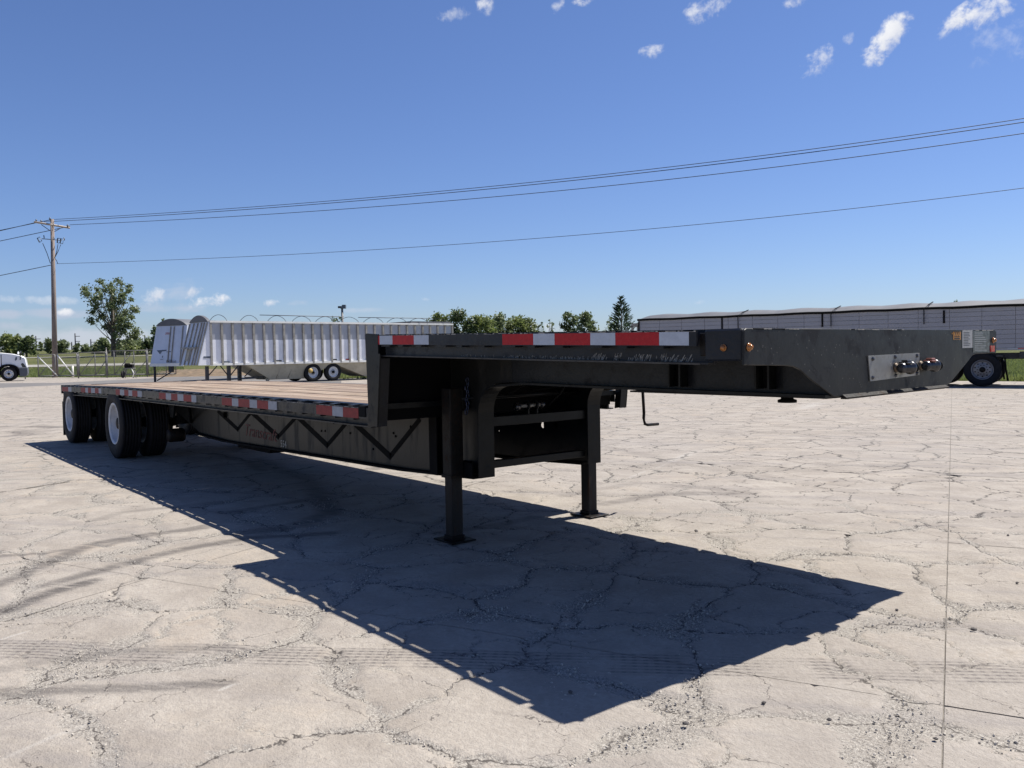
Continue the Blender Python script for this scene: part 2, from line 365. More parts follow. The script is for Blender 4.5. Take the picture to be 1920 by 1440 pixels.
def stroke_field(xy, lst):
    o = np.zeros(len(xy))
    for pts, wd, st in lst:
        best = np.full(len(xy), 9.)
        lo, hi = pts.min(0)-.5, pts.max(0)+.5; sel = np.all((xy > lo) & (xy < hi), axis=1)
        if not sel.any(): continue
        q = xy[sel]; bb = np.full(len(q), 9.)
        for a, b_ in zip(pts[:-1], pts[1:]):
            ab = b_-a; t = np.clip(((q-a)@ab)/(ab@ab), 0, 1); bb = np.minimum(bb, np.linalg.norm(q-(a+t[:, None]*ab), axis=1))
        f = np.clip(1.6-bb/(wd*.62), 0, 1)*st; o[sel] = np.maximum(o[sel], f)
    return o
# geometry nodes that sink the crumbled seams and open the cracks
gt = bpy.data.node_groups.new('crumbled_seams', 'GeometryNodeTree')
gt.interface.new_socket('Geometry', in_out='INPUT', socket_type='NodeSocketGeometry'); gt.interface.new_socket('Geometry', in_out='OUTPUT', socket_type='NodeSocketGeometry')
k = NT(gt); gi = k.n('NodeGroupInput'); go = k.n('NodeGroupOutput'); pos = k.n('GeometryNodeInputPosition').outputs[0]
cr, line, P2, e1 = crack_field(k, pos)
rough = k.m('MULTIPLY', k.m('SUBTRACT', k.noise(P2, 26, 4, .7), .5), .030)
dz = k.m('ADD', k.m('MULTIPLY', k.ramp(cr, 0, .6), k.m('ADD', -.010, rough)), k.m('MULTIPLY', line, -.003))
dz = k.m('ADD', dz, k.m('MULTIPLY', k.m('SUBTRACT', k.noise(P2, 1.1, 3), .5), .014))
off = k.n('ShaderNodeCombineXYZ', {2: dz}).outputs[0]
sp = k.n('GeometryNodeSetPosition', {0: gi.outputs[0], 'Offset': off}); gt.links.new(sp.outputs[0], go.inputs[0])

UJ = [-46.2+.248, -36.8+.248, -27.6+.248, -23+.248, -18.4+.248, -13.8+.248, -9.2+.248, -4.6+.248, .248, 4.848, 9.448]
VJ = [-7.35, -4.25, -1.15, 1.95, 5.50, 9.4, 13.54, 17.6, 22, 27]
nslab = 0
for i in range(len(UJ)-1):
    for j in range(len(VJ)-1):
        u0, u1, v0, v1 = UJ[i]+.003, UJ[i+1]-.003, VJ[j]+(.006 if UJ[i] > -4 else .002), VJ[j+1]-(.006 if UJ[i] > -4 else .002)
        # seen at all?
        vis = False
        for a in np.linspace(0, 1, 7):
            for b_ in np.linspace(0, 1, 7):
                P = eu*(u0+(u1-u0)*a)+ev*(v0+(v1-v0)*b_)-CAM; dd = P.dot(c_d)
                if dd > .5 and abs(P.dot(c_r)/dd) < .68: vis = True
        if not vis: continue
        qx, qy = min(max(eu.dot(CAM), u0), u1), min(max(ev.dot(CAM), v0), v1)
        dist = math.hypot(eu.dot(CAM)-qx, ev.dot(CAM)-qy)
        st = .02 if dist < 4.2 else .04 if dist < 8 else .1 if dist < 16 else .3
        nu, nv = max(2, int((u1-u0)/st)), max(2, int((v1-v0)/st))
        uu, vv_ = np.meshgrid(np.linspace(u0, u1, nu+1), np.linspace(v0, v1, nv+1))
        X = uu*eu.x+vv_*ev.x; Y = uu*eu.y+vv_*ev.y
        # spalled arrises at the joints
        co = np.stack([X.ravel(), Y.ravel(), np.zeros(X.size)], 1)
        idx = np.arange(X.size).reshape(X.shape)
        q = np.stack([idx[:-1, :-1], idx[:-1, 1:], idx[1:, 1:], idx[1:, :-1]], -1).reshape(-1, 4)
        # skirt
        ring = np.concatenate([idx[0, :], idx[1:, -1], idx[-1, -2::-1], idx[-2:0:-1, 0]])
        n = len(ring); nb = len(co)+n; s0_ = co[ring].copy(); s0_[:, 2] = -.0015; sk_ = co[ring].copy(); sk_[:, 2] = -.05; co = np.vstack([co, s0_, sk_]); rr0 = nb-n
        a = np.arange(n); b2_ = (a+1) % n
        q = np.vstack([q, np.stack([rr0+b2_, rr0+a, nb+a, nb+b2_], 1)])
        me = bpy.data.meshes.new('slab'); me.vertices.add(len(co)); me.vertices.foreach_set('co', co.ravel())
        me.loops.add(q.size); me.loops.foreach_set('vertex_index', q.ravel().astype(np.int32)); me.polygons.add(len(q))
        me.polygons.foreach_set('loop_start', np.arange(0, q.size, 4, dtype=np.int32)); me.polygons.foreach_set('loop_total', np.full(len(q), 4, dtype=np.int32))
        me.update(calc_edges=True)
        at = me.attributes.new('skid', 'FLOAT', 'POINT'); at.data.foreach_set('value', stroke_field(co[:, :2], SK).astype(np.float32))
        at = me.attributes.new('scratch', 'FLOAT', 'POINT'); at.data.foreach_set('value', stroke_field(co[:, :2], SCS).astype(np.float32))
        me.materials.append(M['concrete'])
        o = bpy.data.objects.new('slab', me); COL.objects.link(o); o.parent = yard
        if st < .1: md = o.modifiers.new('seams', 'NODES'); md.node_group = gt
        nslab += 1

M['filler'] = mat('joint_grit', (.150, .135, .118), .95, var=.3, vscale=20)
for j_, u_ in enumerate(UJ): 
    a, b_ = eu*u_+ev*VJ[0], eu*u_+ev*VJ[-1]; mb = MB(); mb.add([tuple(a-eu*.004-Vector((0, 0, .006))), tuple(a+eu*.004-Vector((0, 0, .006))), tuple(b_+eu*.004-Vector((0, 0, .006))), tuple(b_-eu*.004-Vector((0, 0, .006)))], [(0, 1, 2, 3)]); mb.build('joint_fill', M['filler'], yard)
# loose stone chips ------------------------------------------------------
M['chip'] = mat('stone_chip', (.44, .40, .345), .9, var=.3, vscale=30)
def rock(name, s, seed):
    r_ = random.Random(seed); bm = bmesh.new(); bmesh.ops.create_icosphere(bm, subdivisions=1, radius=s)
    for v in bm.verts: v.co *= r_.uniform(.65, 1.2); v.co.z *= .6
    me = bpy.data.meshes.new(name); bm.to_mesh(me); bm.free(); me.materials.append(M['chip']); return me
srcs = []
for q in range(3):
    o = bpy.data.objects.new('chip_shape', rock('chip_shape', .5, q)); srcs.append(o)
gt2 = bpy.data.node_groups.new('scatter_chips', 'GeometryNodeTree')
gt2.interface.new_socket('Geometry', in_out='INPUT', socket_type='NodeSocketGeometry'); gt2.interface.new_socket('Geometry', in_out='OUTPUT', socket_type='NodeSocketGeometry')
k = NT(gt2); gi = k.n('NodeGroupInput'); go = k.n('NodeGroupOutput'); pos = k.n('GeometryNodeInputPosition').outputs[0]
cr, line, P2, e1 = crack_field(k, pos)
dcam = k.vm('DISTANCE', pos, tuple(CAM), out=1)
fall = k.ramp(dcam, 3, 10, 1, .06)
dens = k.m('MULTIPLY', k.m('ADD', k.m('MULTIPLY', k.ramp(cr, .05, .6), 7500), 20), fall)
dp = k.n('GeometryNodeDistributePointsOnFaces', {'Mesh': gi.outputs[0], 'Density': dens, 'Seed': 3})
oi = [k.n('GeometryNodeObjectInfo', {'Object': s_}).outputs['Geometry'] for s_ in srcs]
gi2 = k.n('GeometryNodeGeometryToInstance')
for s_ in oi: gt2.links.new(s_, gi2.inputs[0])
rv = k.n('FunctionNodeRandomValue', {'Seed': 5}, data_type='FLOAT'); rv.inputs[2].default_value = 0; rv.inputs[3].default_value = 1
sz = k.m('ADD', .0035, k.m('MULTIPLY', k.m('POWER', rv.outputs[1], 9), .011))
rr = k.n('FunctionNodeRandomValue', {'Seed': 9}, data_type='FLOAT_VECTOR'); rr.inputs[1].default_value = (6.28, 6.28, 6.28)
io = k.n('GeometryNodeInstanceOnPoints', {'Points': dp.outputs[0], 'Instance': gi2.outputs[0], 'Rotation': rr.outputs[0], 'Scale': k.n('ShaderNodeCombineXYZ', {0: sz, 1: sz, 2: sz}).outputs[0]}, )
io.inputs['Pick Instance'].default_value = True
gt2.links.new(io.outputs[0], go.inputs[0])
mb = MB(); P_ = [G(-60, 1480), G(2000, 1480), G(2000, 830), G(-60, 860)]
vs = []; nX = 30
for a in range(nX+1):
    for b_ in range(nX+1):
        s_, t_ = a/nX, b_/nX; p = (P_[0]*(1-s_)+P_[1]*s_)*(1-t_)+(P_[3]*(1-s_)+P_[2]*s_)*t_; vs.append((p.x, p.y, -.004))
mb.add(vs, [(a*(nX+1)+b_, (a+1)*(nX+1)+b_, (a+1)*(nX+1)+b_+1, a*(nX+1)+b_+1) for a in range(nX) for b_ in range(nX)])
ch = tag(mb.build('loose_gravel', M['chip']), 'small pale stone chips lying along the crumbled cracks of the concrete', 'gravel', kind='stuff')
ch.modifiers.new('chips', 'NODES').node_group = gt2
# a few bigger loose stones that can be picked out
M['stone'] = mat('dark_stone', (.09, .08, .075), .85, var=.3, vscale=30)
STONES = [(1305, 998, .03, 'small dark stone lying on the crumbled seam right of the far landing leg'), (1286, 1360, .022, 'dark pebble on the broken concrete below the tip of the shadow'), (1432, 1320, .018, 'dark pebble near the lower joint of the concrete slab'), (1555, 1352, .018, 'dark pebble lying on clean concrete left of the long joint'),
          (1755, 1388, .018, 'dark pebble left of the long slab joint at the bottom edge'), (1907, 1095, .02, 'dark pebble by the right edge of the photo on clean concrete'), (1682, 1145, .016, 'small dark pebble beside the tip of the trailer shadow'), (1890, 1005, .02, 'dark pebble on the slab right of the long joint'), (1826, 1183, .025, 'brownish pebble on the crumbled patch right of the long joint'), (1070, 1300, .02, 'small stone just inside the shadow of the raised deck')]
for q, (x, y, s_, lb) in enumerate(STONES):
    me = rock('stone', s_, 40+q); me.materials.clear(); me.materials.append(M['stone']); me.transform(Matrix.Scale(.62, 4)); o = bpy.data.objects.new('stone', me); COL.objects.link(o); p = G(x, y); o.location = (p.x, p.y, s_*.35); o.rotation_euler = (0, 0, q)
    tag(o, lb, 'stone', 'loose stones on the yard')

# ------------------------------------------------------------------ materials for the trailer
M['black'] = mat('black_paint', (.009, .010, .011), .34, var=.3, vscale=5, dirt=(.05, .046, .04), dirt_amt=.15, bump=.12, bscale=25, spec=.17)
M['black_web'] = mat('dusty_black_paint', (.013, .0128, .012), .40, var=.25, vscale=3, dirt=(.07, .064, .055), dirt_amt=.2, bump=.15, bscale=12, streak=True, spec=.32)
M['matte'] = mat('flat_black', (.003, .003, .0035), .85, var=.3, vscale=8, spec=.2)
M['scuff'] = mat('scraped_black_paint', (.009, .0105, .0145), .36, var=.3, vscale=5, dirt=(.12, .115, .10), dirt_amt=.13, bump=.2, bscale=30, spec=.26)
M['rust'] = mat('rusty_black_steel', (.010, .009, .0085), .5, var=.4, vscale=9, dirt=(.05, .024, .012), dirt_amt=.55, bump=.3, bscale=50, spec=.16)
M['rubber'] = mat('tyre_rubber', (.008, .008, .010), .72, var=.3, vscale=14, dirt=(.03, .028, .026), dirt_amt=.3, bump=.2, bscale=40, spec=.3)
M['rim'] = mat('white_wheel_paint', (.62, .63, .65), .35, var=.08, vscale=8, dirt=(.35, .32, .28), dirt_amt=.25)
M['red'] = mat('red_reflective_tape', (.40, .012, .016), .5, spec=.25, var=.1, vscale=30, dirt=(.35, .22, .18), dirt_amt=.2)
M['white'] = mat('white_reflective_tape', (.44, .48, .54), .5, spec=.25, var=.06, vscale=30, dirt=(.4, .4, .38), dirt_amt=.2)
M['faded'] = mat('faded_red_paint', (.11, .018, .016), .6, var=.4, vscale=14, dirt=(.015, .014, .013), dirt_amt=.8)
M['fadedw'] = mat('worn_white_paint', (.42, .42, .40), .6, var=.3, vscale=30, dirt=(.05, .05, .05), dirt_amt=.6)
M['amber'] = mat('amber_lens', (.34, .12, .015), .15, var=.1, coat=.6)
M['redlens'] = mat('red_reflector', (.55, .05, .06), .15, var=.2, vscale=60, coat=.5)
M['alu'] = mat('dull_aluminium', (.25, .245, .23), .45, metal=.4, var=.12, vscale=9, dirt=(.2, .18, .15), dirt_amt=.3)
M['chrome'] = mat('cast_fitting', (.07, .07, .075), .3, metal=.8, var=.3, vscale=40)
M['brass'] = mat('brass_fitting', (.09, .065, .045), .45, metal=.6, var=.2, vscale=30)
M['label'] = mat('pale_label', (.33, .33, .32), .5, var=.08, vscale=40)
M['plate'] = mat('worn_data_plate', (.10, .11, .105), .35, metal=.3, var=.5, vscale=38)
M['orange'] = mat('orange_sticker', (.40, .17, .02), .45, var=.12, vscale=30)
M['ink'] = mat('black_print', (.02, .02, .02), .6)
M['chain'] = mat('blued_chain_steel', (.05, .06, .10), .35, metal=.7, var=.4, vscale=40)
def wood_mat():
    mt, k, b = new_mat('worn_deck_wood'); L = mt.node_tree.links
    oi_ = k.n('ShaderNodeObjectInfo').outputs['Random']; P = k.n('ShaderNodeNewGeometry').outputs['Position']
    off = k.n('ShaderNodeCombineXYZ', {0: k.m('MULTIPLY', oi_, 30), 1: k.m('MULTIPLY', oi_, 9)}).outputs[0]
    Q = k.vm('ADD', P, off); g = k.noise(k.vm('MULTIPLY', Q, (.8, 22, 8)), 2.0, 6, .65); g2 = k.noise(k.vm('MULTIPLY', Q, (.35, 3, 1)), 2.2, 5, .6)
    c = k.mix(k.ramp(g, .3, .7), (.115, .08, .06), (.42, .33, .245))
    c = k.mix(k.ramp(g2, .40, .64, 0, .65), c, (.38, .31, .25)); c = k.mix(k.ramp(k.noise(k.vm('MULTIPLY', Q, (.5, 3, 1)), 4, 5, .7), .55, .7, 0, .7), c, (.26, .13, .08))
    c = k.mix(k.m('MULTIPLY', k.ramp(oi_, .25, .95), .65), c, (.19, .145, .12))
    c = k.mix(k.ramp(k.noise(k.vm('MULTIPLY', Q, (.25, 14, 1)), 1.6, 4, .7), .54, .66, 0, .6), c, (.10, .07, .055))
    L.new(c, b.inputs['Base Color']); b.inputs['Roughness'].default_value = .9; b.inputs['Specular IOR Level'].default_value = .15
    bn = k.n('ShaderNodeBump', {'Height': g, 'Strength': .6, 'Distance': .01}); L.new(bn.outputs[0], b.inputs['Normal']); return mt
M['wood'] = wood_mat()
def scuffed_front():
    mt, k, b = new_mat('scuffed_front_plate'); L = mt.node_tree.links
    P = k.n('ShaderNodeTexCoord').outputs['Object']
    n = k.noise(P, 2.2, 5, .65); c = k.mix(k.ramp(n, .35, .65), (.0085, .0085, .0086), (.0145, .0142, .0135))
    sm = k.ramp(k.noise(k.vm('MULTIPLY', P, (1, 1.1, .8)), 3.2, 5, .68, dist=.9), .53, .64); c = k.mix(k.m('MULTIPLY', sm, .55), c, (.004, .004, .005))
    sp = k.ramp(k.n('ShaderNodeTexVoronoi', {'Vector': P, 'Scale': 34.}, feature='F1').outputs[0], .06, .15, 1, 0); c = k.mix(k.m('MULTIPLY', sp, k.ramp(k.noise(P, 6, 3), .38, .55, 0, .8)), c, (.16, .15, .13))
    dr = k.ramp(k.noise(k.vm('MULTIPLY', P, (1, 18, 1.2)), 2.2, 5, .7), .58, .75, 0, .3); c = k.mix(dr, c, (.055, .052, .046))
    L.new(c, b.inputs['Base Color']); L.new(k.m('ADD', k.ramp(n, .3, .7, .5, .34), k.m('MULTIPLY', sm, .2)), b.inputs['Roughness']); b.inputs['Specular IOR Level'].default_value = .30
    bn = k.n('ShaderNodeBump', {'Height': k.noise(P, 9, 5, .6), 'Strength': .2, 'Distance': .01}); L.new(bn.outputs[0], b.inputs['Normal']); return mt
M['front'] = scuffed_front()

M['rustier'] = mat('rusted_inner_leg', (.012, .010, .009), .6, var=.4, vscale=7, dirt=(.06, .028, .014), dirt_amt=.5, bump=.3, bscale=50, spec=.3, streak=True)
# ------------------------------------------------------------------ the drop deck trailer
W = 1.295
XS = [-14.40, -10.8, -8.36, -6.5, -4.5, -3.28]; ZS = [.989, 1.033, 1.041, 1.046, 1.054, 1.054]
def zl(x): return float(np.interp(x, XS, ZS))
def zu(x): return 1.512 + .0205*(-x)
def zb(x): return float(np.interp(x, [-14.4, -10.4, -9.3, -8.8, -3.4, -2.85], [.70, .70, .42, .385, .462, .50]))
T = empty('flatbed_trailer', (0, 0, 0), 0, 'long black drop deck flatbed trailer with a worn wooden bed parked on its landing legs', 'trailer')
def P(mb, name, mt, parent=T, bevel=0, label=None):
    o = mb.build(name, mt, parent, bevel)
    if label: o['label'] = label
    return o
# side rails and rub rails with stake pockets
SP = .3048
for sgn in (-1, 1):
    def yy(a, b_): return (a, b_) if sgn > 0 else (-b_, -a)
    y0, y1 = yy(1.19, 1.215)
    mb = MB(); mb.box(-14.37, -3.30, y0, y1, -.155, -.002, nx=14, fz=zl); mb.box(-14.37, -3.30, *yy(1.15, 1.19), -.012, -.003, nx=14, fz=zl); mb.box(-14.37, -3.30, *yy(1.19, 1.272), -.165, -.155, nx=14, fz=zl)
    P(mb, 'side_rail', M['scuff'])
    mb = MB(); mb.box(-14.37, -3.30, *yy(1.285, 1.295), -.103, -.018, nx=14, fz=zl); P(mb, 'rub_rail', M['scuff'])
    x = -14.30; i = 0
    while x < -3.40:
        mb = MB(); mb.box(x, x+(.085 if i % 3 else .13), *yy(1.230, 1.2845), -.118, -.006, fz=lambda _x, q=x: zl(q)); x += SP; i += 1; P(mb, 'stake_pocket', M['scuff'])
    mb = MB(); mb.box(-3.13, -.205, *yy(1.19, 1.230), -.152, -.002, nx=3, fz=zu); mb.box(-3.13, -.205, *yy(1.12, 1.19), -.012, -.003, nx=3, fz=zu); mb.box(-3.13, -.205, *yy(1.19, 1.270), -.160, -.152, nx=3, fz=zu); P(mb, 'upper_side_rail', M['scuff'])
    mb = MB(); mb.box(-3.12, -.25, *yy(1.285, 1.295), -.078, -.006, nx=3, fz=zu); P(mb, 'upper_rub_rail', M['scuff'])
    mb = MB(); x = -3.10; i = 0
    while x < -.3:
        mb = MB(); mb.box(x, x+(.06 if i % 3 else .12), *yy(1.230, 1.2845), -.09, -.006, fz=lambda _x, q=x: zu(q)); x += .235; i += 1; P(mb, 'stake_pocket', M['scuff'])
    # bolted end block of the lower rail
    mb = MB(); mb.box(-3.435, -3.325, *yy(1.23, 1.302), zl(-3.4)-.088, zl(-3.4)-.004); P(mb, 'rail_end', M['matte'], bevel=.006)
    # gusset post between the decks
    yo0, yo1 = yy(1.287, 1.299)
    mb = MB(); mb.prism([(-3.305, zu(-3.3)-.004), (-3.285, zu(-3.3)+.006), (-3.12, zu(-3.1)), (-3.12, 1.435), (-3.095, 1.435), (-3.160, .905), (-3.22, .905), (-3.30, .892), (-3.285, 1.05)], 'y', yo0, yo1)
    P(mb, 'step_gusset', M['black'])
    f0, f1 = yy(1.215, 1.286)
    mb = MB(); mb.add([(-3.098, f0, 1.40), (-3.098, f1, 1.40), (-3.160, f1, .905), (-3.160, f0, .905), (-3.110, f0, 1.40), (-3.110, f1, 1.40), (-3.172, f1, .905), (-3.172, f0, .905)], [(0, 1, 2, 3), (7, 6, 5, 4), (0, 4, 5, 1), (1, 5, 6, 2), (2, 6, 7, 3), (3, 7, 4, 0)])
    P(mb, 'gusset_flange', M['scuff'])
# tapes: pixel edges measured along the near rail
M['red_shade'] = mat('shaded_red_tape', (.235, .030, .028), .55, var=.15, vscale=20, dirt=(.12, .09, .08), dirt_amt=.35, spec=.25); M['white_shade'] = mat('shaded_white_tape', (.33, .35, .385), .55, var=.08, vscale=20, dirt=(.2, .19, .18), dirt_amt=.3, spec=.25)  # lower rail tape: same tape with its shade mixed into the colour
def tape(pxs, first_red, ytop, ybot, z_of, dt, db, pyref):
    red = first_red
    for a, b_ in zip(pxs[:-1], pxs[1:]):
        x0, x1 = onY(a, pyref(a), -W).x, onY(b_, pyref(b_), -W).x
        mb = MB(); mb.box(x0+.0006, x1-.0006, -W-.0012, -W-.0002, dt, db, nx=1, fz=z_of)
        o = P(mb, 'reflective_tape', (M['red_shade'] if red else M['white_shade']) if z_of is zl else (M['red'] if red else M['white'])); o['label'] = 'red reflective tape piece on the side rail' if red else 'white reflective tape piece on the side rail'
        red = not red
ref_l = lambda x: 728+(x-118)*.075
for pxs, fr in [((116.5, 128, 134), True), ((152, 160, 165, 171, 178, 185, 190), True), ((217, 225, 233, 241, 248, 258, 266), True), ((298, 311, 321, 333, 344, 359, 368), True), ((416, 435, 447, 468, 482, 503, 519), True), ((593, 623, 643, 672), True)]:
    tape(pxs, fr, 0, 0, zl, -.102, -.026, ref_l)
ref_u = lambda x: 638
tape((705.5, 712, 736, 776, 804), True, 0, 0, zu, -.074, -.012, ref_u)
tape((942, 1000, 1040, 1107, 1154, 1236, 1292), True, 0, 0, zu, -.074, -.012, ref_u)
# wooden planks
npl = 12; pw = 2.30/npl
for i in range(npl):
    y0 = -1.15+i*pw; cuts = [-14.33, -14.33+random.uniform(2.0, 4.5), -7.5+random.uniform(-1.5, 1.5), -3.31]
    for a, b_ in zip(cuts[:-1], cuts[1:]):
        j = random.uniform(-.003, .003)
        mb = MB(); mb.box(a+.002, b_-.002, y0+.006, y0+pw-.006, -.035, -.001+j, nx=5, fz=zl); P(mb, 'plank', M['wood'])
    mb = MB(); mb.box(-3.27, -.206, y0+.004, y0+pw-.004, -.035, -.006, nx=1, fz=zu); P(mb, 'upper_plank', M['wood'])
mb = MB(); mb.box(-3.29, -.21, -1.20, 1.20, -.012, -.004, nx=1, fz=zu); 
# rear end beam, light bar, bumper
mb = MB(); mb.box(-14.42, -14.37, -W, W, .845, .992); P(mb, 'rear_beam', M['scuff'])
mb = MB(); mb.box(-14.40, -14.34, -.9, .9, .40, .48); mb.box(-14.40, -14.34, -.62, -.54, .40, .86); mb.box(-14.40, -14.34, .54, .62, .40, .86); P(mb, 'rear_bumper', M['matte'])
# main beams
HOLES = [(onY(1018, 797, .56), .028), (onY(1043, 797, .56), .028), (onY(936, 808, .56), .010)]
def web(y, holes):
    """lower web built as a wall of cells so real holes can be cut through it"""
    xs = list(np.linspace(-12.9, -4.6, 14)); fine = list(np.arange(-4.5, -2.84, .06))+[-2.845]; xs += fine
    mb = MB()
    def top(x): return zl(x)-.12 if x < -3.3 else 1.37
    for a, b_ in zip(xs[:-1], xs[1:]):
        zz0, zz1 = zb(a), zb(b_)
        nz_ = 1 if a < -4.55 else 14
        for q in range(nz_):
            s0, s1 = q/nz_, (q+1)/nz_
            p = [(a, zz0+(top(a)-zz0)*s0), (b_, zz1+(top(a)-zz1)*s0), (b_, zz1+(top(a)-zz1)*s1), (a, zz0+(top(a)-zz0)*s1)]
            mb.prism(p, 'y', y-.006, y+.006)
    return mb
def web_with_holes(y):
    bm = bmesh.new()
    prof = [(-12.9, .70), (-10.4, .70), (-9.3, .42), (-8.8, .385), (-3.4, .462), (-2.845, .50), (-2.845, 1.05), (-2.80, 1.15), (-2.70, 1.20), (-2.5, 1.215), (-2.5, 1.38), (-3.30, 1.40), (-3.30, .925), (-6, .925), (-9, .92), (-12.9, .88)]
    for yy_ in (y-.006, y+.006):
        vs = [bm.verts.new((x, yy_, z)) for x, z in prof]; es = [bm.edges.new((vs[i], vs[(i+1) % len(vs)])) for i in range(len(vs))]
        for c, r_ in HOLES:
            n = 18; hv = [bm.verts.new((c.x+r_*1.05*math.cos(2*math.pi*q/n), yy_, c.z+r_*math.sin(2*math.pi*q/n))) for q in range(n)]
            es += [bm.edges.new((hv[q], hv[(q+1) % n])) for q in range(n)]
        bmesh.ops.triangle_fill(bm, use_beauty=True, use_dissolve=False, edges=es)
    me = bpy.data.meshes.new('web_plate'); bm.to_mesh(me); bm.free(); me.materials.append(M['black']); o = bpy.data.objects.new('web_plate', me); COL.objects.link(o); o.parent = T
web_with_holes(.56)
mb = MB()
prof = [(-12.9, .70), (-10.4, .70), (-9.3, .42), (-8.8, .385), (-6.1, .424), (-3.4, .462), (-2.845, .50), (-2.845, 1.05), (-2.80, 1.15), (-2.70, 1.20), (-2.5, 1.215), (-2.5, 1.38), (-3.30, 1.40), (-3.30, .925), (-6, .925), (-9, .92), (-12.9, .88)]
mb.prism(prof, 'y', -.566, -.554); P(mb, 'web_plate', M['black_web'])
for sgn in (-1, 1):
    yc = .56*sgn
    # lower flange
    mb = MB(); mb.box(-9.3, -2.90, yc-.075, yc+.075, -.018, 0, nx=6, fz=zb); P(mb, 'lower_flange', M['matte'])
    # neck flange: vertical post bending forward
    path = [(-2.84, .492), (-2.84, .80), (-2.84, .98)]
    for a in np.linspace(0, 90, 9)[1:]: path.append((-2.84+.22*(1-math.cos(R(a))), .98+.215*math.sin(R(a))))
    path += [(-2.3, 1.216), (-1.6, 1.208), (-.8, 1.200), (-.012, 1.194)]
    vs = []; th_ = .014
    for q, (x, z) in enumerate(path):
        p0, p1 = path[max(q-1, 0)], path[min(q+1, len(path)-1)]; tx, tz = p1[0]-p0[0], p1[1]-p0[1]; l = math.hypot(tx, tz); nx_, nz_ = tz/l*th_, -tx/l*th_
        for yq in (yc-.072, yc+.072): vs += [(x, yq, z), (x+nx_, yq, z+nz_)]
    fs = []
    for q in range(len(path)-1):
        a = 4*q; fs += [(a, a+2, a+6, a+4), (a+1, a+5, a+7, a+3), (a, a+4, a+5, a+1), (a+2, a+3, a+7, a+6)]
    fs += [(0, 1, 3, 2), tuple(len(vs)-4+i for i in (0, 2, 3, 1))]
    mb = MB(); mb.add(vs, fs, 0, False); P(mb, 'neck_flange', M['black'])
    mb = MB(); mb.prism([(-2.5, 1.212), (-1.6, 1.206), (-.8, 1.198), (-.014, 1.194), (-.014, 1.40), (-2.5, 1.40)], 'y', yc-.005, yc+.005); P(mb, 'neck_web', M['scuff'])
    for xs_ in (-.95, -.37):
        mb = MB(); s2 = -1 if sgn < 0 else 1
        mb.box(xs_-.045, xs_-.033, min(yc, yc+s2*.07), max(yc, yc+s2*.07), 1.215, 1.36); mb.box(xs_+.033, xs_+.045, min(yc, yc+s2*.07), max(yc, yc+s2*.07), 1.215, 1.36); mb.box(xs_-.033, xs_+.033, yc+s2*.007, yc+s2*.010, 1.22, 1.36, mi=1)
        P(mb, 'stiffener', [M['black'], M['matte']])
    mb = MB(); s2 = sgn; mb.box(-3.47, -3.46, min(yc, yc+s2*.09), max(yc, yc+s2*.09), .462, 1.395); mb.box(-3.47, -3.36, min(yc+s2*.085, yc+s2*.095), max(yc+s2*.085, yc+s2*.095), .462, 1.395); P(mb, 'stiffener', M['matte'])
# cross members under both decks (each one its own part)
for x in np.arange(-14.0, -3.5, .61):
    mb = MB(); z = zl(x); mb.box(x, x+.05, -1.20, 1.20, z-.115, z-.108); mb.box(x, x+.006, -1.2, 1.2, z-.108, z-.042); mb.box(x, x+.05, -1.2, 1.2, z-.042, z-.0365); P(mb, 'cross_member', M['matte'])
for x in np.arange(-3.05, -.3, .305):
    mb = MB(); z = zu(x); mb.box(x, x+.04, -1.20, 1.20, z-.10, z-.093); mb.box(x, x+.006, -1.2, 1.2, z-.093, z-.042); mb.box(x, x+.04, -1.2, 1.2, z-.042, z-.0365); P(mb, 'upper_cross_member', M['matte'])
# step bulkhead
mb = MB(); mb.box(-3.29, -3.275, -1.205, 1.205, .935, 1.535); P(mb, 'bulkhead', M['matte'])
mb = MB(); mb.box(-3.27, -3.20, -1.20, -.60, 1.025, 1.066); mb.box(-3.27, -3.20, .60, 1.20, 1.025, 1.066); P(mb, 'bulkhead_rail', M['black'])
mb = MB(); mb.box(-3.274, -3.262, -1.205, -.6, .80, .935); 
# front bolster
mb = MB(); mb.box(-.212, -.012, -1.288, 1.288, 1.372, 1.513); P(mb, 'bolster', M['scuff'], bevel=.008)
mb = MB(); mb.box(-.26, -.205, -1.262, -1.18, 1.395, 1.50); P(mb, 'bolster_bracket', M['rust'], bevel=.004)
fp = [(-1.290, 1.354), (-1.285, 1.506), (-1.27, 1.513), (1.27, 1.515), (1.29, 1.50), (1.288, 1.372), (1.0, 1.369), (.955, 1.362), (.90, 1.33), (.66, 1.205), (.62, 1.196), (-.53, 1.183), (-.58, 1.187), (-.80, 1.288), (-.86, 1.322), (-.91, 1.338), (-.96, 1.344)]
mb = MB(); mb.prism(fp, 'x', -.012, 0); P(mb, 'front_plate', M['front'], bevel=.003)
mb = MB(); vs = [(-.001, -.50, 1.193), (-.001, .60, 1.20), (.022, .60, 1.188), (.022, -.50, 1.178), (.020, -.50, 1.170), (.020, .60, 1.182), (-.01, .60, 1.18), (-.01, -.50, 1.17)]
mb.add(vs, [(0, 1, 2, 3), (3, 2, 5, 4), (4, 5, 6, 7), (7, 6, 1, 0), (0, 3, 4, 7), (1, 6, 5, 2)]); P(mb, 'apron_lip', M['rust'])
mb = MB(); mb.box(-1.3, -.014, -.62, .62, 1.176, 1.186); P(mb, 'coupler_plate', M['rust'])
mb = MB(); mb.lathe([(0, 1.176), (.036, 1.176), (.036, 1.128), (.054, 1.122), (.054, 1.106), (0, 1.104)], (-.633, 0, 0), 'z', 20); P(mb, 'kingpin', M['matte'])
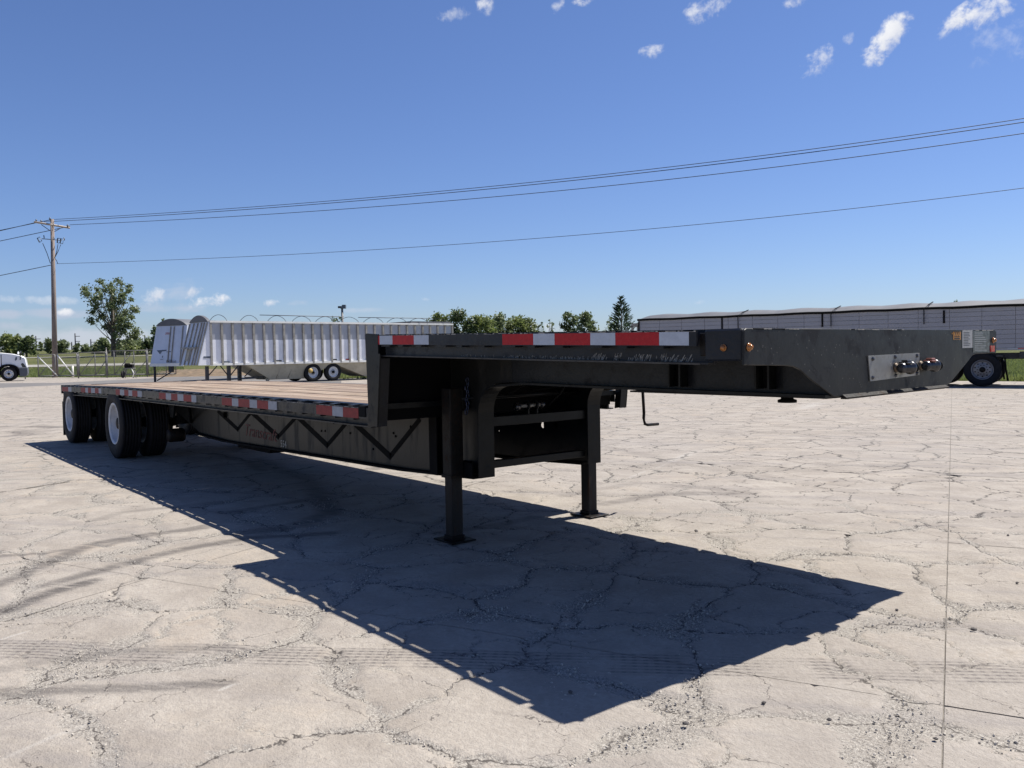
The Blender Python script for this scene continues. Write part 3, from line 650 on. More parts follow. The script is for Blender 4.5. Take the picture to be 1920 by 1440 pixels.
# gladhand panel
ga, gb, gc, gd = onX(1626, 667, .0), onX(1722, 661.5, 0), onX(1722, 703, 0), onX(1630, 715, 0)
mb = MB(); mb.prism([(ga.y, ga.z), (gb.y, gb.z), (gc.y, gc.z), (gd.y, gd.z)], 'x', .0008, .006); gp = P(mb, 'service_panel', M['alu'])
for (x, y) in [(1634, 673), (1676, 669), (1717, 667), (1634, 708), (1677, 704), (1717, 700)]:
    q = onX(x, y, 0); mb = MB(); mb.lathe([(0, .013), (.008, .013), (.010, .006), (.011, .006)], (0, q.y, q.z), 'x', 10); P(mb, 'bolt', M['chrome'], gp)
def gladhand(px, py, red):
    q = onX(px, py, 0); y, z = q.y, q.z; root = MB()
    root.lathe([(0, .006), (.026, .006), (.024, .016), (.014, .018), (.014, .045), (.0, .046)], (0, y-.035, z), 'x', 16); r_ = P(root, 'gladhand', M['brass'])
    mb = MB(); mb.lathe([(0, -.05), (.020, -.052), (.026, -.045), (.026, .035), (.034, .04), (.036, .055), (.030, .068), (0, .07)], (.042, y, z-.002), 'y', 20); P(mb, 'coupling_body', M['chrome'], r_)
    mb = MB(); mb.box(.018, .070, y-.03, y+.02, z+.018, z+.030); mb.box(.022, .058, y-.01, y+.035, z+.030, z+.040); P(mb, 'coupling_latch', mat('red_oxide_latch', (.14, .035, .025), .5) if red else M['chrome'], r_, bevel=.004)
    mb = MB(); mb.lathe([(.016, .078), (.028, .082), (.030, .09), (.02, .094), (0, .094)], (.042, y, z-.002), 'y', 16); P(mb, 'rubber_seal', M['matte'], r_)
gladhand(1683, 689, False); gladhand(1729, 685, True)
q = onX(1753, 684, 0); mb = MB(); mb.lathe([(.022, .001), (.030, .001), (.030, .008), (.024, .010)], (0, q.y, q.z), 'x', 20, closed=True); P(mb, 'fitting_ring', M['alu'])
def on_front(name, pxs, mt, t=.0016):
    qs = [onX(x, y, 0) for x, y in pxs]; mb = MB(); mb.prism([(q.y, q.z) for q in qs], 'x', .0004, t); return P(mb, name, mt)
on_front('orange_sticker', [(1787, 622), (1801, 622), (1801, 637), (1787, 637)], M['orange'])
on_front('paper_label', [(1804, 619.5), (1823, 619), (1823, 652), (1804, 652.5)], M['label'])
on_front('data_plate', [(1824, 620.5), (1855, 620), (1855, 660), (1824, 661)], M['plate'])
for y in range(623, 650, 3):
    a = random.uniform(2, 6); on_front('print_line', [(1806, y), (1821-a, y), (1821-a, y+.9), (1806, y+.9)], M['ink'], .002)
for y in range(624, 658, 4):
    a = random.uniform(2, 12); on_front('print_line', [(1827, y), (1853-a, y), (1853-a, y+1.0), (1827, y+1.0)], M['label'], .002)
on_front('red_reflector', [(1855.5, 648), (1863, 648), (1863, 659), (1856.5, 659.5)], M['redlens'], .006)
def text(body, name, mt, origin, ux, uz, size, shear=0, extrude=.0006, parent=T, label=None, sx=1):
    cu = bpy.data.curves.new(name, 'FONT'); cu.body = body; cu.size = size; cu.shear = shear; cu.extrude = extrude; cu.resolution_u = 2; cu.align_x = 'CENTER'; cu.align_y = 'CENTER'
    tmp = bpy.data.objects.new('tmp', cu); COL.objects.link(tmp); dg = bpy.context.evaluated_depsgraph_get(); me = bpy.data.meshes.new_from_object(tmp.evaluated_get(dg)); bpy.data.objects.remove(tmp)
    ux = Vector(ux).normalized(); uz = Vector(uz).normalized(); n = ux.cross(uz)
    me.transform(Matrix((ux*sx, uz, n)).transposed().to_4x4()); me.transform(Matrix.Translation(origin))
    me.materials.clear(); me.materials.append(mt); o = bpy.data.objects.new(name, me); COL.objects.link(o); o.parent = parent
    if label: o['label'] = label
    return o
q = onX(1793.5, 629, 0); text('222', 'sticker_number', M['ink'], (.0022, q.y+.002, q.z+.006), (0, 1, 0), (0, 0, 1), .048, extrude=.0003)
q = onX(1785, 626, 0); text('+', 'sticker_mark', M['orange'], (.0012, q.y, q.z), (0, 1, 0), (0, 0, 1), .03, extrude=.0003)
q = onX(1794, 634.5, 0); mb = MB(); mb.box(.0017, .0023, q.y-.035, q.y+.035, q.z-.004, q.z+.003); P(mb, 'sticker_bar', M['ink'])
def lens(name, c, axis, s, mt, r_=.022):
    mb = MB(); pr = [(0, .022*s), (r_*.6, .018*s), (r_*.9, .009*s), (r_, .002*s)]; mb.lathe(pr, c, axis, 16); mb.lathe([(r_, 0), (r_*1.25, .001*s), (r_*1.25, .004*s), (r_, .005*s)], c, axis, 16); return P(mb, name, mt)
q = onY(1357, 652, -1.288); lens('marker_light', (q.x, -1.288, q.z), 'y', -1, M['amber'], .013)
q = onX(1404, 651, 0); lens('marker_light', (0, q.y, q.z), 'x', 1, M['amber'], .015)
q = onX(1862, 638, 0); lens('marker_light', (0, q.y, q.z), 'x', 1, M['amber'], .014)
# zigzag strokes and lettering on the near web
YW = -.5665
def stroke(a, b_, w0, w1, name='zigzag_stroke'):
    qa, qb = onY(*a, YW), onY(*b_, YW); d = (qb-qa); d.y = 0; d.normalize(); n = Vector((-d.z, 0, d.x)); mb = MB()
    pa, pb = qa+n*0, qb+n*0; vs = []
    for q_, ww in ((qa, w0), (qb, w1)):
        for s_ in (-.5, .5): vs.append(q_+n*ww*s_)
    mb.add([(v.x, YW-.0005, v.z) for v in vs]+[(v.x, YW-.002, v.z) for v in vs], [(0, 1, 3, 2), (4, 6, 7, 5), (0, 4, 5, 1), (2, 3, 7, 6), (0, 2, 6, 4), (1, 5, 7, 3)]); P(mb, name, M['matte'])
for (a, b_, c, w_) in [((408, 770), (447, 806), (472, 772), .055), ((466, 768), (523, 820), (561, 776), .060), ((556, 780), (615, 836), (652, 790), .060), ((664, 793), (733, 857), (788, 785), .060)]:
    stroke(a, b_, w_, w_); stroke((b_[0]-1.5, b_[1]-1), c, w_*.8, w_*.75)
q = onY(487, 812, YW); text('Transcraft', 'side_lettering', M['faded'], (q.x, YW-.0026, q.z), (1, 0, -.015), (0, 0, 1), .20, shear=.35, label='faded red slanted lettering on the frame', sx=1.15)
q = onY(532, 833, YW); text('554', 'unit_number', M['fadedw'], (q.x, YW-.0026, q.z), (1, 0, 0), (0, 0, 1), .105)
# bars between the neck posts
mb = MB(); mb.box(-2.93, -2.855, -.50, .50, .868, .942); bar = P(mb, 'cross_bar', M['black'], bevel=.004)
mb = MB(); mb.box(-2.93, -2.87, -.50, .50, .548, .605); P(mb, 'lower_cross_bar', M['black'], bevel=.004)
mb = MB()
for yy_ in (-.12, -.03): mb.lathe([(.040, -.006), (.040, .006), (.016, .006), (.016, -.006)], (-2.88, yy_, 1.008), 'y', 16, closed=True); mb.box(-2.905, -2.855, yy_-.006, yy_+.006, .943, .985)
P(mb, 'hanger_ring', M['black'])
mb = MB(); mb.tube([(-2.88, -.235, 1.004), (-2.88, -.20, 1.004)], .030, 12); mb.tube([(-2.88, -.20, 1.006), (-2.88, .045, 1.01)], .015, 12, mi=1); mb.tube([(-2.88, .02, 1.01), (-2.88, .05, 1.01)], .026, 12); P(mb, 'stowed_fitting', [M['chrome'], M['alu']])
mb = MB(); mb.box(-3.6, -3.5, -.55, .55, 1.05, 1.25); P(mb, 'inner_cross_beam', M['matte'])
mb = MB(); mb.tube([(-2.75, .20, 1.19), (-2.80, .17, 1.10), (-2.9, .13, 1.0)], .008, 6); P(mb, 'air_hose', M['matte'])
# landing legs
def leg(sgn, foot_rot):
    yc = .71*sgn; X = -3.055
    mb = MB(); mb.box(X-.058, X+.058, yc-.058, yc+.058, .495, 1.165); o = P(mb, 'landing_leg', M['rust'], bevel=.006)
    mb = MB(); mb.box(X-.066, X+.066, yc-.066, yc+.066, .487, .51); P(mb, 'leg_collar', M['rust'], o)
    mb = MB(); mb.box(X-.049, X+.049, yc-.049, yc+.049, .03, .50); P(mb, 'inner_leg', M['rustier'], o, bevel=.005)
    mb = MB(); mb.box(X-.058, X+.058, yc-.058, yc+.058, .028, .05); mb.add([(X+a, yc+b_, z) for z, s_ in ((.006, .13), (.018, .13)) for a, b_ in ((-s_, -s_*.85), (s_, -s_*.85), (s_, s_*.85), (-s_, s_*.85))]+[], [(3, 2, 1, 0), (4, 5, 6, 7), (0, 1, 5, 4), (1, 2, 6, 5), (2, 3, 7, 6), (3, 0, 4, 7)]); mb.prism([(-.07+yc, .016), (.07+yc, .016), (.05+yc, .03), (-.05+yc, .03)], 'x', X-.06, X+.06)
    P(mb, 'foot_plate', M['rust'], o, bevel=.004)
    mb = MB(); mb.box(X-.03, X+.03, min(yc-sgn*.06, yc-sgn*.14), max(yc-sgn*.06, yc-sgn*.14), 1.0, 1.12); mb.box(X-.05, X+.05, min(yc-sgn*.06, yc-sgn*.14), max(yc-sgn*.06, yc-sgn*.14), .51, .60); P(mb, 'leg_bracket', M['matte'], o)
    mb = MB(); mb.box(X-.05, X+.16, min(yc-sgn*.06, yc-sgn*.075), max(yc-sgn*.06, yc-sgn*.075), .49, .60); P(mb, 'leg_gusset', M['matte'], o)
leg(-1, 0); leg(1, 0)
mb = MB(); mb.tube([(-3.0, -.66, 1.085), (-3.0, .66, 1.085)], .016, 8); P(mb, 'gear_shaft', M['black'])
mb = MB(); q0, q1, q2 = onX(1205, 728, -2.9), onX(1207, 786, -2.9), onX(1234, 795, -2.9)
pts = [(-3.0, .70, 1.09), (-2.95, q0.y-.10, 1.105), (-2.91, q0.y-.03, q0.z+.005), (-2.9, q0.y, q0.z-.025), (-2.9, q1.y+.004, .87), (-2.9, q1.y, q1.z+.01), (-2.9, q1.y+.015, q2.z+.012), (-2.9, q1.y+.05, q2.z+.002), (-2.9, q2.y, q2.z)]
mb.tube(pts, .0135, 10); P(mb, 'crank_handle', M['rust'])
# hanging chain
ca, cb = onY(876, 712, -.645), onY(876, 772, -.645)
for i in range(9):
    t = i/8; c = ca.lerp(cb, t); mb = MB(); ring = []
    for a in np.linspace(0, 2*math.pi, 13):
        u_, v_ = .012*math.cos(a), .021*math.sin(a); ring.append((c.x+(u_ if i % 2 else 0)+.012*math.sin(i*2.2), c.y+(0 if i % 2 else u_), c.z+v_))
    mb.tube(ring, .0045, 6, cap=False); P(mb, 'chain_link', M['chain'])
# wheels ------------------------------------------------------------------
def tyre_mesh(r_out=.503, r_in=.292, wd=.275, grooves=5):
    h = wd/2; pr = [(r_in, -h*.80), (r_in+.02, -h*.93), (r_in+.07, -h*1.03), (r_out-.09, -h*1.05), (r_out-.035, -h*.98), (r_out-.012, -h*.88)]
    tw = h*.86; seg = 2*tw/(grooves+1)
    x = -tw
    for g in range(grooves):
        x += seg; pr += [(r_out, x-seg+.004 if g == 0 else x-seg+.006), (r_out, x-.006), (r_out-.014, x-.005), (r_out-.014, x+.005)]
    pr += [(r_out, x+.006), (r_out, tw-.002)]
    pr += [(r_out-.012, h*.88), (r_out-.035, h*.98), (r_out-.09, h*1.05), (r_in+.07, h*1.03), (r_in+.02, h*.93), (r_in, h*.80)]
    return pr
TY = tyre_mesh()
def wheel(parent, x, yc, z, outer, out_sgn, tread_n=56, rimmat=None, hub=True, sc=1.0):
    root = MB(); pr = [(r*sc, h*sc) for r, h in TY]; root.lathe(pr, (0, 0, 0), 'y', tread_n, closed=True)
    t = root.build('tyre', M['rubber'], parent, loc=(x, yc, z))
    s = out_sgn*sc; mb = MB()
    # rim barrel, dish and hub seen from the outer side
    mb.lathe([(.272*sc, .108*s), (.300*sc, .118*s), (.304*sc, .122*s), (.300*sc, .127*s), (.288*sc, .127*s), (.279*sc, .115*s), (.270*sc, .06*s), (.262*sc, .0*s), (.240*sc, -.03*s), (.225*sc, -.035*s), (.16*sc, -.022*s), (.145*sc, -.02*s), (0, -.02*s)], (0, 0, 0), 'y', 40)
    mb.lathe([(.262*sc, 0), (.285*sc, -.10*s), (.302*sc, -.115*s)], (0, 0, 0), 'y', 40)
    ri = mb.build('rim', rimmat or M['rim'], parent, loc=(x, yc, z))
    if hub:
        mb = MB(); mb.lathe([(.135*sc, -.02*s), (.130*sc, .005*s), (.09*sc, .02*s), (.08*sc, .075*s), (.06*sc, .085*s), (0, .088*s)], (0, 0, 0), 'y', 20)
        for q in range(10):
            a = 2*math.pi*q/10; mb.lathe([(0, .012*s), (.015*sc, .012*s), (.016*sc, -.02*s)], (.1425*sc*math.cos(a)*1.25, 0, .1425*sc*math.sin(a)*1.25), 'y', 6, smooth=False)
        mb.build('hub', M['rust'], parent, loc=(x, yc, z))
XA, XB = -10.86, -13.92
for X in (XA, XB):
    for sgn in (-1, 1):
        for nm, yc, out_ in (('outer', 1.150, True), ('inner', .775, False)):
            e = empty('wheel', (0, 0, 0)); e.parent = T
            if out_ and sgn < 0: e['label'] = 'white steel wheel with a black tyre'
            wheel(e, X, yc*sgn, .502, out_, sgn, hub=True)
    mb = MB(); mb.tube([(X, -.95, .50), (X, .95, .50)], .065, 14); P(mb, 'axle', M['matte'])
    for sgn in (-1, 1):
        mb = MB(); mb.lathe([(0, .50*sgn), (.2, .50*sgn), (.21, .60*sgn), (.21, .64*sgn), (0, .64*sgn)], (X, 0, .50), 'y', 24); P(mb, 'brake_drum', M['rust'])
        mb = MB(); mb.prism([(X+.62, .80), (X+.70, .78), (X+.66, .52), (X+.55, .50), (X+.1, .42), (X-.45, .44), (X-.45, .52), (X+.1, .50), (X+.5, .58)], 'y', sgn*.50-.04, sgn*.50+.04); P(mb, 'trailing_arm', M['matte'])
        mb = MB(); mb.lathe([(0, .54), (.11, .54), (.125, .60), (.125, .74), (.10, .80), (0, .80)], (X-.36, sgn*.50, 0), 'z', 18); P(mb, 'air_spring', M['rubber'])
mb = MB(); mb.lathe([(0, -.42), (.10, -.41), (.13, -.36), (.13, .36), (.10, .41), (0, .42)], (-9.55, 0, .43), 'y', 24); P(mb, 'air_tank', M['matte'])
mb = MB(); mb.lathe([(0, -.86), (.08, -.85), (.095, -.83), (.095, -.66), (.08, -.63), (0, -.62)], (-9.75, 0, .37), 'y', 28); P(mb, 'spare_drum', M['rust'])
mb = MB(); mb.prism([(-9.9, .90), (-9.55, .90), (-9.66, .62), (-9.78, .62)], 'y', -.80, -.77); P(mb, 'hanger_bracket', M['black'])
mb = MB(); mb.tube([(-9.6, -.58, .55), (-9.0, -.8, .88)], .02, 6); P(mb, 'diagonal_brace', M['matte'])
for sgn in (-1, 1):
    mb = MB(); mb.box(-14.44, -14.43, min(sgn*1.28, sgn*.66), max(sgn*1.28, sgn*.66), .10, .70); P(mb, 'mud_flap', M['rubber'])
    mb = MB(); mb.box(-14.42, -14.40, min(sgn*1.26, sgn*.66), max(sgn*1.26, sgn*.66), .70, .86); P(mb, 'flap_bracket', M['black'])
# winch bosses / lift hooks under the near rail
mb = MB(); q = onY(418, 777, -.60); mb.box(q.x-.02, q.x+.02, -.60, -.57, q.z-.04, q.z+.03); P(mb, 'hook', M['matte'])
for (x, y, w_) in [(1215, 676, .01)]: pass
mb = MB(); q = onY(475, 833, -.55); mb.box(-8.2, -7.2, -.45, .45, .30, .385); P(mb, 'underslung_tray', M['matte'])

# scrape marks on the upper rail flange (bare scratched steel)
M['bare'] = mat('bare_scratch', (.30, .28, .245), .6, var=.3, vscale=40)
mb = MB()
for i in range(240):
    x = -1.75+1.45*random.random() if i < 190 else -2.2+1.4*random.random(); ln = random.uniform(.012, .045)*(1.0 if x > -1.0 else .5); z0 = zu(x)-.160+random.uniform(-.0, .006); sl_ = random.uniform(.2, .9) if x > -1.05 else random.uniform(-.1, .1)
    w_ = random.uniform(.0018, .005)
    yv = -1.2308
    mb.add([(x, yv, z0), (x+w_, yv, z0), (x+w_+sl_*ln, yv, z0+ln), (x+sl_*ln, yv, z0+ln)], [(0, 1, 2, 3)])
o = P(mb, 'scrape_marks', M['bare']); o['kind'] = 'stuff'
mb = MB(); mb.box(-3.1, -.25, -1.2722, -1.2702, -.162, -.155, nx=2, fz=zu); P(mb, 'worn_flange_edge', mat('dusty_edge', (.055, .05, .042), .7, var=.6, vscale=8))
mb = MB(); pass
mb = MB()
for i in range(70):
    x = random.uniform(-3.0, -.3); l_ = random.uniform(.01, .07); mb.box(x, x+l_, -1.2960, -1.2952, -.0085-random.random()*.004, -.006, fz=zu)
for i in range(26):
    y = random.uniform(-1.25, 1.2) if i > 12 else random.uniform(-1.27, -.9); mb.box(.0003, .0012, y, y+random.uniform(.02, .10), 1.5085, 1.5125)
for i in range(60):
    x = random.uniform(-8, -3.5); l_ = random.uniform(.02, .12); mb.box(x, x+l_, -1.2960, -1.2952, -.0225, -.0195, fz=zl)
o = P(mb, 'chipped_edge', M['bare']); o['kind'] = 'stuff'
for (x, y) in [(626, 793), (657, 812), (700, 842), (770, 800), (742, 818), (738, 812), (698, 795), (603, 808), (610, 808)]:
    q = onY(x, y, -.5665); mb = MB(); mb.lathe([(0, -.006), (.010, -.006), (.012, 0)], (q.x, -.5665, q.z), 'y', 8); P(mb, 'web_bolt', M['matte'])
mb = MB(); mb.box(-3.11, -3.0, -.655, -.60, 1.0, 1.16); P(mb, 'gearbox', M['rust'], bevel=.008)
for q_ in range(4):
    mb = MB(); a = q_*math.pi/2+.6; mb.lathe([(0, .003), (.008, .003), (.009, -.003)], (-3.055+.045*math.cos(a), -.7695, 1.09+.045*math.sin(a)), 'y', 6); 
for (pts_, rr_) in (([(-3.2, -.35, 1.30), (-3.0, -.42, 1.15), (-2.9, -.30, 1.10), (-2.7, -.2, 1.22), (-2.2, -.25, 1.30)], .009), ([(-3.2, .05, 1.28), (-2.95, .0, 1.12), (-2.7, .12, 1.16), (-2.3, .1, 1.30)], .008)):
    mb = MB(); mb.tube(pts_, rr_, 6); P(mb, 'air_hose', M['matte'])
# =================================================================== background
def rot_of(a): return a
AZR = math.atan2(c_r0.y, c_r0.x)       # heading of the picture's right-hand direction on the ground
M['hop_white'] = None
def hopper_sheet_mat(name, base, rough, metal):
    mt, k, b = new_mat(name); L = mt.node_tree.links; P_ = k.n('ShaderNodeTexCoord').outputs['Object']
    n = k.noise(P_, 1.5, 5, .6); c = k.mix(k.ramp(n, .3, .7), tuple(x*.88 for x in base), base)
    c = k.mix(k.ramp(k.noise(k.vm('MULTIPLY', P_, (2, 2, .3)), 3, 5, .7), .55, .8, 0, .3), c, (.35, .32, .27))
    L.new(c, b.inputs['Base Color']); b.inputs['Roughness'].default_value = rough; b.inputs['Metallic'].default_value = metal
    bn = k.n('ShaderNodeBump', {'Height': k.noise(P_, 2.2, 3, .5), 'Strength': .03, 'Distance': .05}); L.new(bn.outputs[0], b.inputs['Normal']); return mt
M['sheet'] = hopper_sheet_mat('glossy_white_sheet', (.86, .86, .90), .25, .1); M['sheet_up'] = hopper_sheet_mat('reflection_grey_sheet', (.42, .425, .46), .3, .2)  # bright lower and dark upper reflection on the side, set as two sheet colours
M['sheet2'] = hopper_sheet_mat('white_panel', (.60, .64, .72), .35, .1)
M['rib'] = mat('dirty_rib_steel', (.30, .285, .25), .5, metal=.1, var=.2, vscale=3, dirt=(.16, .13, .10), dirt_amt=.5)
M['cream'] = mat('cream_hopper_paint', (.40, .37, .29), .6, var=.12, vscale=1.5, dirt=(.22, .19, .14), dirt_amt=.4)
M['tarp'] = mat('grey_tarpaulin', (.105, .108, .118), .6, var=.12, vscale=2, bump=.2, bscale=4)
M['white_paint'] = mat('white_vehicle_paint', (.80, .81, .82), .25, var=.04, vscale=2, coat=.3)
M['whiteline'] = mat('white_rail', (.80, .79, .74), .45, var=.08, vscale=2)
M['darkmetal'] = mat('dark_frame_steel', (.03, .03, .033), .6, var=.3)
M['greyplastic'] = mat('dark_grey_bumper', (.085, .095, .115), .55, var=.1)
M['glass'] = mat('dark_glass', (.03, .035, .045), .08, var=.1, coat=.4)
M['galv'] = mat('galvanised_pipe', (.19, .185, .18), .6, metal=.2, var=.15, vscale=3)
M['polewood'] = mat('weathered_pole_wood', (.215, .175, .155), .9, var=.25, vscale=3, streak=True, dirt=(.10, .08, .07), dirt_amt=.4)
M['armwood'] = mat('pale_crossarm_wood', (.40, .34, .28), .85, var=.15, vscale=3)
M['wire'] = mat('power_line_cable', (.035, .037, .05), .6, var=.1)
M['porcelain'] = mat('grey_porcelain', (.10, .12, .15), .4, var=.1)

def frame_along(P0, P1):
    d = P1-P0; return math.atan2(d.y, d.x), math.hypot(d.x, d.y)

# --- long hopper trailer in the middle -------------------------------------
A0, A1 = D(397, 684, 43.5), D(849, 676, 54)
ang, L_ = frame_along(A0, A1)
H = empty('grain_trailer', (A0.x, A0.y, 0), ang, 'long white ribbed hopper trailer with open top bows standing behind the wooden bed', 'trailer')
zt, zb_ = 3.33, 1.06; BW = 2.5
# local: x along the side (0 front .. L_), y = away from the viewer, side sheet at y=0
nr = 27; pitch = L_/nr
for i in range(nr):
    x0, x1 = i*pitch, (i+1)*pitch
    zs = 2.36+random.choice([0, 0, 0, .01, .02, .14 if i % 5 == 3 else 0])+.015*math.sin(i); sl_ = random.uniform(-.02, .02)  # height where the painted reflection changes tone, a little different per panel
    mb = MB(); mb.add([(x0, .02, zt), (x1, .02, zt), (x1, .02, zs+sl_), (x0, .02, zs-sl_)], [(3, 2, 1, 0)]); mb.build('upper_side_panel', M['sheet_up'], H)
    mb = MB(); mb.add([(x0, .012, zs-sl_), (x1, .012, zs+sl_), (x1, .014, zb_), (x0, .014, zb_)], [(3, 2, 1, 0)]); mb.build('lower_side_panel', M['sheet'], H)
for i in range(nr+1):
    x = i*pitch; mb = MB(); mb.box(x-.055, x+.055, -.055, .03, zb_+.0, zt-.06); mb.build('side_rib', M['rib'], H)
mb = MB(); mb.box(-.05, L_+.05, -.07, .08, zt-.06, zt+.04); mb.build('top_rail', M['whiteline'], H)
mb = MB(); mb.box(-.05, L_+.05, -.05, .08, zb_-.03, zb_+.09); mb.build('bottom_rail', M['whiteline'], H)
mb = MB(); mb.box(0, L_, BW-.04, BW, zb_, zt); mb.build('far_side', M['sheet2'], H)
mb = MB(); mb.box(L_-.04, L_, .05, BW-.05, zb_, zt); mb.build('rear_wall', M['sheet2'], H)
# raked front wall with its own ribs (bottom stands out further than the top)
def fw(y0, y1, z0, z1, off=0, th=.05):
    def xx(z): return -.05-(zt-z)/(zt-zb_)*.62-off
    return [(xx(z0), y0, z0), (xx(z0), y1, z0), (xx(z1), y1, z1), (xx(z1), y0, z1), (xx(z0)-th, y0, z0), (xx(z0)-th, y1, z0), (xx(z1)-th, y1, z1), (xx(z1)-th, y0, z1)]
FQ = [(0, 1, 2, 3), (7, 6, 5, 4), (0, 4, 5, 1), (1, 5, 6, 2), (2, 6, 7, 3), (3, 7, 4, 0)]
mb = MB(); mb.add(fw(0, BW, zb_, zt), FQ); mb.build('front_wall', M['sheet2'], H)
for y in (.06, .45, .80, 1.30, 1.85, 2.44):
    mb = MB(); mb.add(fw(y-.04, y+.04, zb_, zt-.05, .05, .06), FQ); mb.build('front_rib', M['rib'], H)
mb = MB(); mb.add(fw(.5, BW+.15, 1.95, 2.02, .1, .12), FQ); mb.build('front_shelf', M['rib'], H)
mb = MB(); mb.add(fw(1.5, 1.9, 1.3, 1.9, .06, .03), FQ); mb.build('front_hatch', M['cream'], H)
mb = MB(); mb.add([(0, .0, zb_), (0, .0, zt), (-.67, 0, zb_), (-.05, 0, zt)], [(0, 2, 3, 1)]); mb.add([(0, .02, zb_), (0, .02, zt), (-.67, .02, zb_), (-.05, .02, zt)], [(0, 1, 3, 2)]); mb.build('front_side_sheet', M['sheet'], H)
# front cap arch
def arch(x0, x1, y0, y1, z, h, n=12):
    mb = MB(); vs = []
    for i in range(n+1):
        t = i/n; y = y0+(y1-y0)*t; zz = z+h*math.sin(math.pi*t)**.8
        vs += [(x0, y, zz), (x1, y, zz)]
    fs = [(2*i, 2*i+2, 2*i+3, 2*i+1) for i in range(n)]; fs += [tuple(2*i for i in range(n+1)), tuple(2*i+1 for i in range(n, -1, -1))]
    mb.add(vs, fs); return mb
arch(-.16, .0, -.02, BW, zt, .36).build('front_cap', M['tarp'], H)
for i in range(10):
    x = .9+i*1.62; mb = MB(); pts = [(x+.12*math.sin(i), .02+2.42*t, zt+.03+.38*math.sin(math.pi*t)**.7) for t in np.linspace(0, 1, 13)]; mb.tube(pts, .014, 6); mb.build('tarp_bow', M['darkmetal'], H)
mb = MB(); mb.tube([(3.3, 1.25, zt+.44), (8.6, 1.25, zt+.42)], .022, 6); mb.tube([(9.6, 1.25, zt+.40), (L_-.6, 1.25, zt+.42)], .022, 6); mb.build('ridge_pole', M['tarp'], H)
mb = MB(); mb.box(L_-3.2, L_-.1, .02, 2.4, zt+.03, zt+.16); mb.build('rolled_tarp', M['tarp'], H)
def frustum(x0, x1, xb0, xb1, zt_, zb2, y0, y1, yb0, yb1, name):
    mb = MB(); vs = [(x0, y0, zt_), (x1, y0, zt_), (x1, y1, zt_), (x0, y1, zt_), (xb0, yb0, zb2), (xb1, yb0, zb2), (xb1, yb1, zb2), (xb0, yb1, zb2)]
    mb.add(vs, [(0, 1, 2, 3), (7, 6, 5, 4), (0, 4, 5, 1), (1, 5, 6, 2), (2, 6, 7, 3), (3, 7, 4, 0)]); return mb.build(name, M['cream'], H)
def hx(px): # local x of a picture column on the side plane
    a, b_ = ray(px, 680), A1-A0; n = Vector((-b_.y, b_.x, 0)); t = (A0-CAM).dot(n)/Vector((a.x, a.y, 0)).dot(n); return (CAM+a*t-A0).dot(Vector((b_.x, b_.y, 0)).normalized())
frustum(hx(463), hx(632), hx(512), hx(575), zb_-.03, .18, .05, 2.45, .35, 2.1, 'hopper_chute')
frustum(hx(624), hx(800), hx(690), hx(735), zb_-.03, .18, .05, 2.45, .35, 2.1, 'hopper_chute')
for px in (530, 552):
    mb = MB(); a = hx(px); mb.tube([(a, .10, zb_-.06), (a-.25, .32, .25)], .03, 4); mb.build('chute_rib', M['rib'], H)
for px, dep_, rr_ in ((393, .3, .075), (434, .3, .085), (463, .9, .09), (508, .4, .07)):
    a = hx(px); mb = MB(); mb.box(a-rr_, a+rr_, dep_, dep_+.16, .0, zb_-.05); mb.build('support_leg', M['darkmetal'] if px < 500 else M['cream'], H)
for (a, za, b_, zb2) in [(393, .45, 412, zb_-.05), (418, zb_-.05, 434, .4), (434, .4, 452, zb_-.05), (463, .4, 486, zb_-.05), (486, zb_-.05, 508, .35), (463, .35, 508, .35)]:
    mb = MB(); mb.tube([(hx(a), .35, za), (hx(b_), .35, zb2)], .03, 6); mb.build('leg_brace', M['darkmetal'], H)
TYF = [(r, h) for r, h in tyre_mesh(.503, .292, .275, 2)]
def simple_wheel(parent, x, y, z, sc, out, rimmat, holes=False, dark_hub=True):
    e = empty('wheel', (0, 0, 0)); e.parent = parent
    mb = MB(); mb.lathe([(r*sc, h*sc) for r, h in TYF], (0, 0, 0), 'y', 36, closed=True); mb.build('tyre', M['rubber'], e, loc=(x, y, z))
    s = out*sc; mb = MB(); mb.lathe([(.292*sc, .10*s), (.304*sc, .122*s), (.290*sc, .128*s), (.272*sc, .10*s), (.255*sc, .05*s), (.24*sc, .04*s), (.20*sc, .055*s), (.12*sc, .07*s), (0, .07*s)], (0, 0, 0), 'y', 32); mb.build('rim', rimmat, e, loc=(x, y, z))
    mb = MB(); mb.lathe([(.085*sc, .07*s), (.08*sc, .14*s), (.05*sc, .16*s), (0, .16*s)], (0, 0, 0), 'y', 16)
    for q in range(10):
        a = 2*math.pi*q/10; mb.lathe([(0, .10*s), (.016*sc, .10*s), (.016*sc, .06*s)], (.135*sc*math.cos(a), 0, .135*sc*math.sin(a)), 'y', 6, smooth=False)
    mb.build('hub', M['chrome'] if not dark_hub else M['rust'], e, loc=(x, y, z))
    if holes:
        mb = MB()
        for q in range(10):
            a = 2*math.pi*(q+.5)/10; mb.lathe([(0, .062*s), (.022*sc, .061*s)], (.205*sc*math.cos(a), 0, .205*sc*math.sin(a)), 'y', 10, smooth=False)
        mb.build('hand_holes', M['matte'], e, loc=(x, y, z))
    return e
for px in (588, 626):
    for yq in (.20, 2.3): simple_wheel(H, hx(px), yq, .51, 1.02, -1 if yq < 1 else 1, M['rim'])
mb = MB(); mb.lathe([(0, -.04), (.13, -.04), (.14, 0), (0, .02)], (hx(582), .02, .62), 'y', 16); mb.build('yellow_hub_cover', mat('yellow_paint', (.50, .34, .10), .5), H)
M['tail'] = mat('red_marker', (.35, .05, .03), .4)
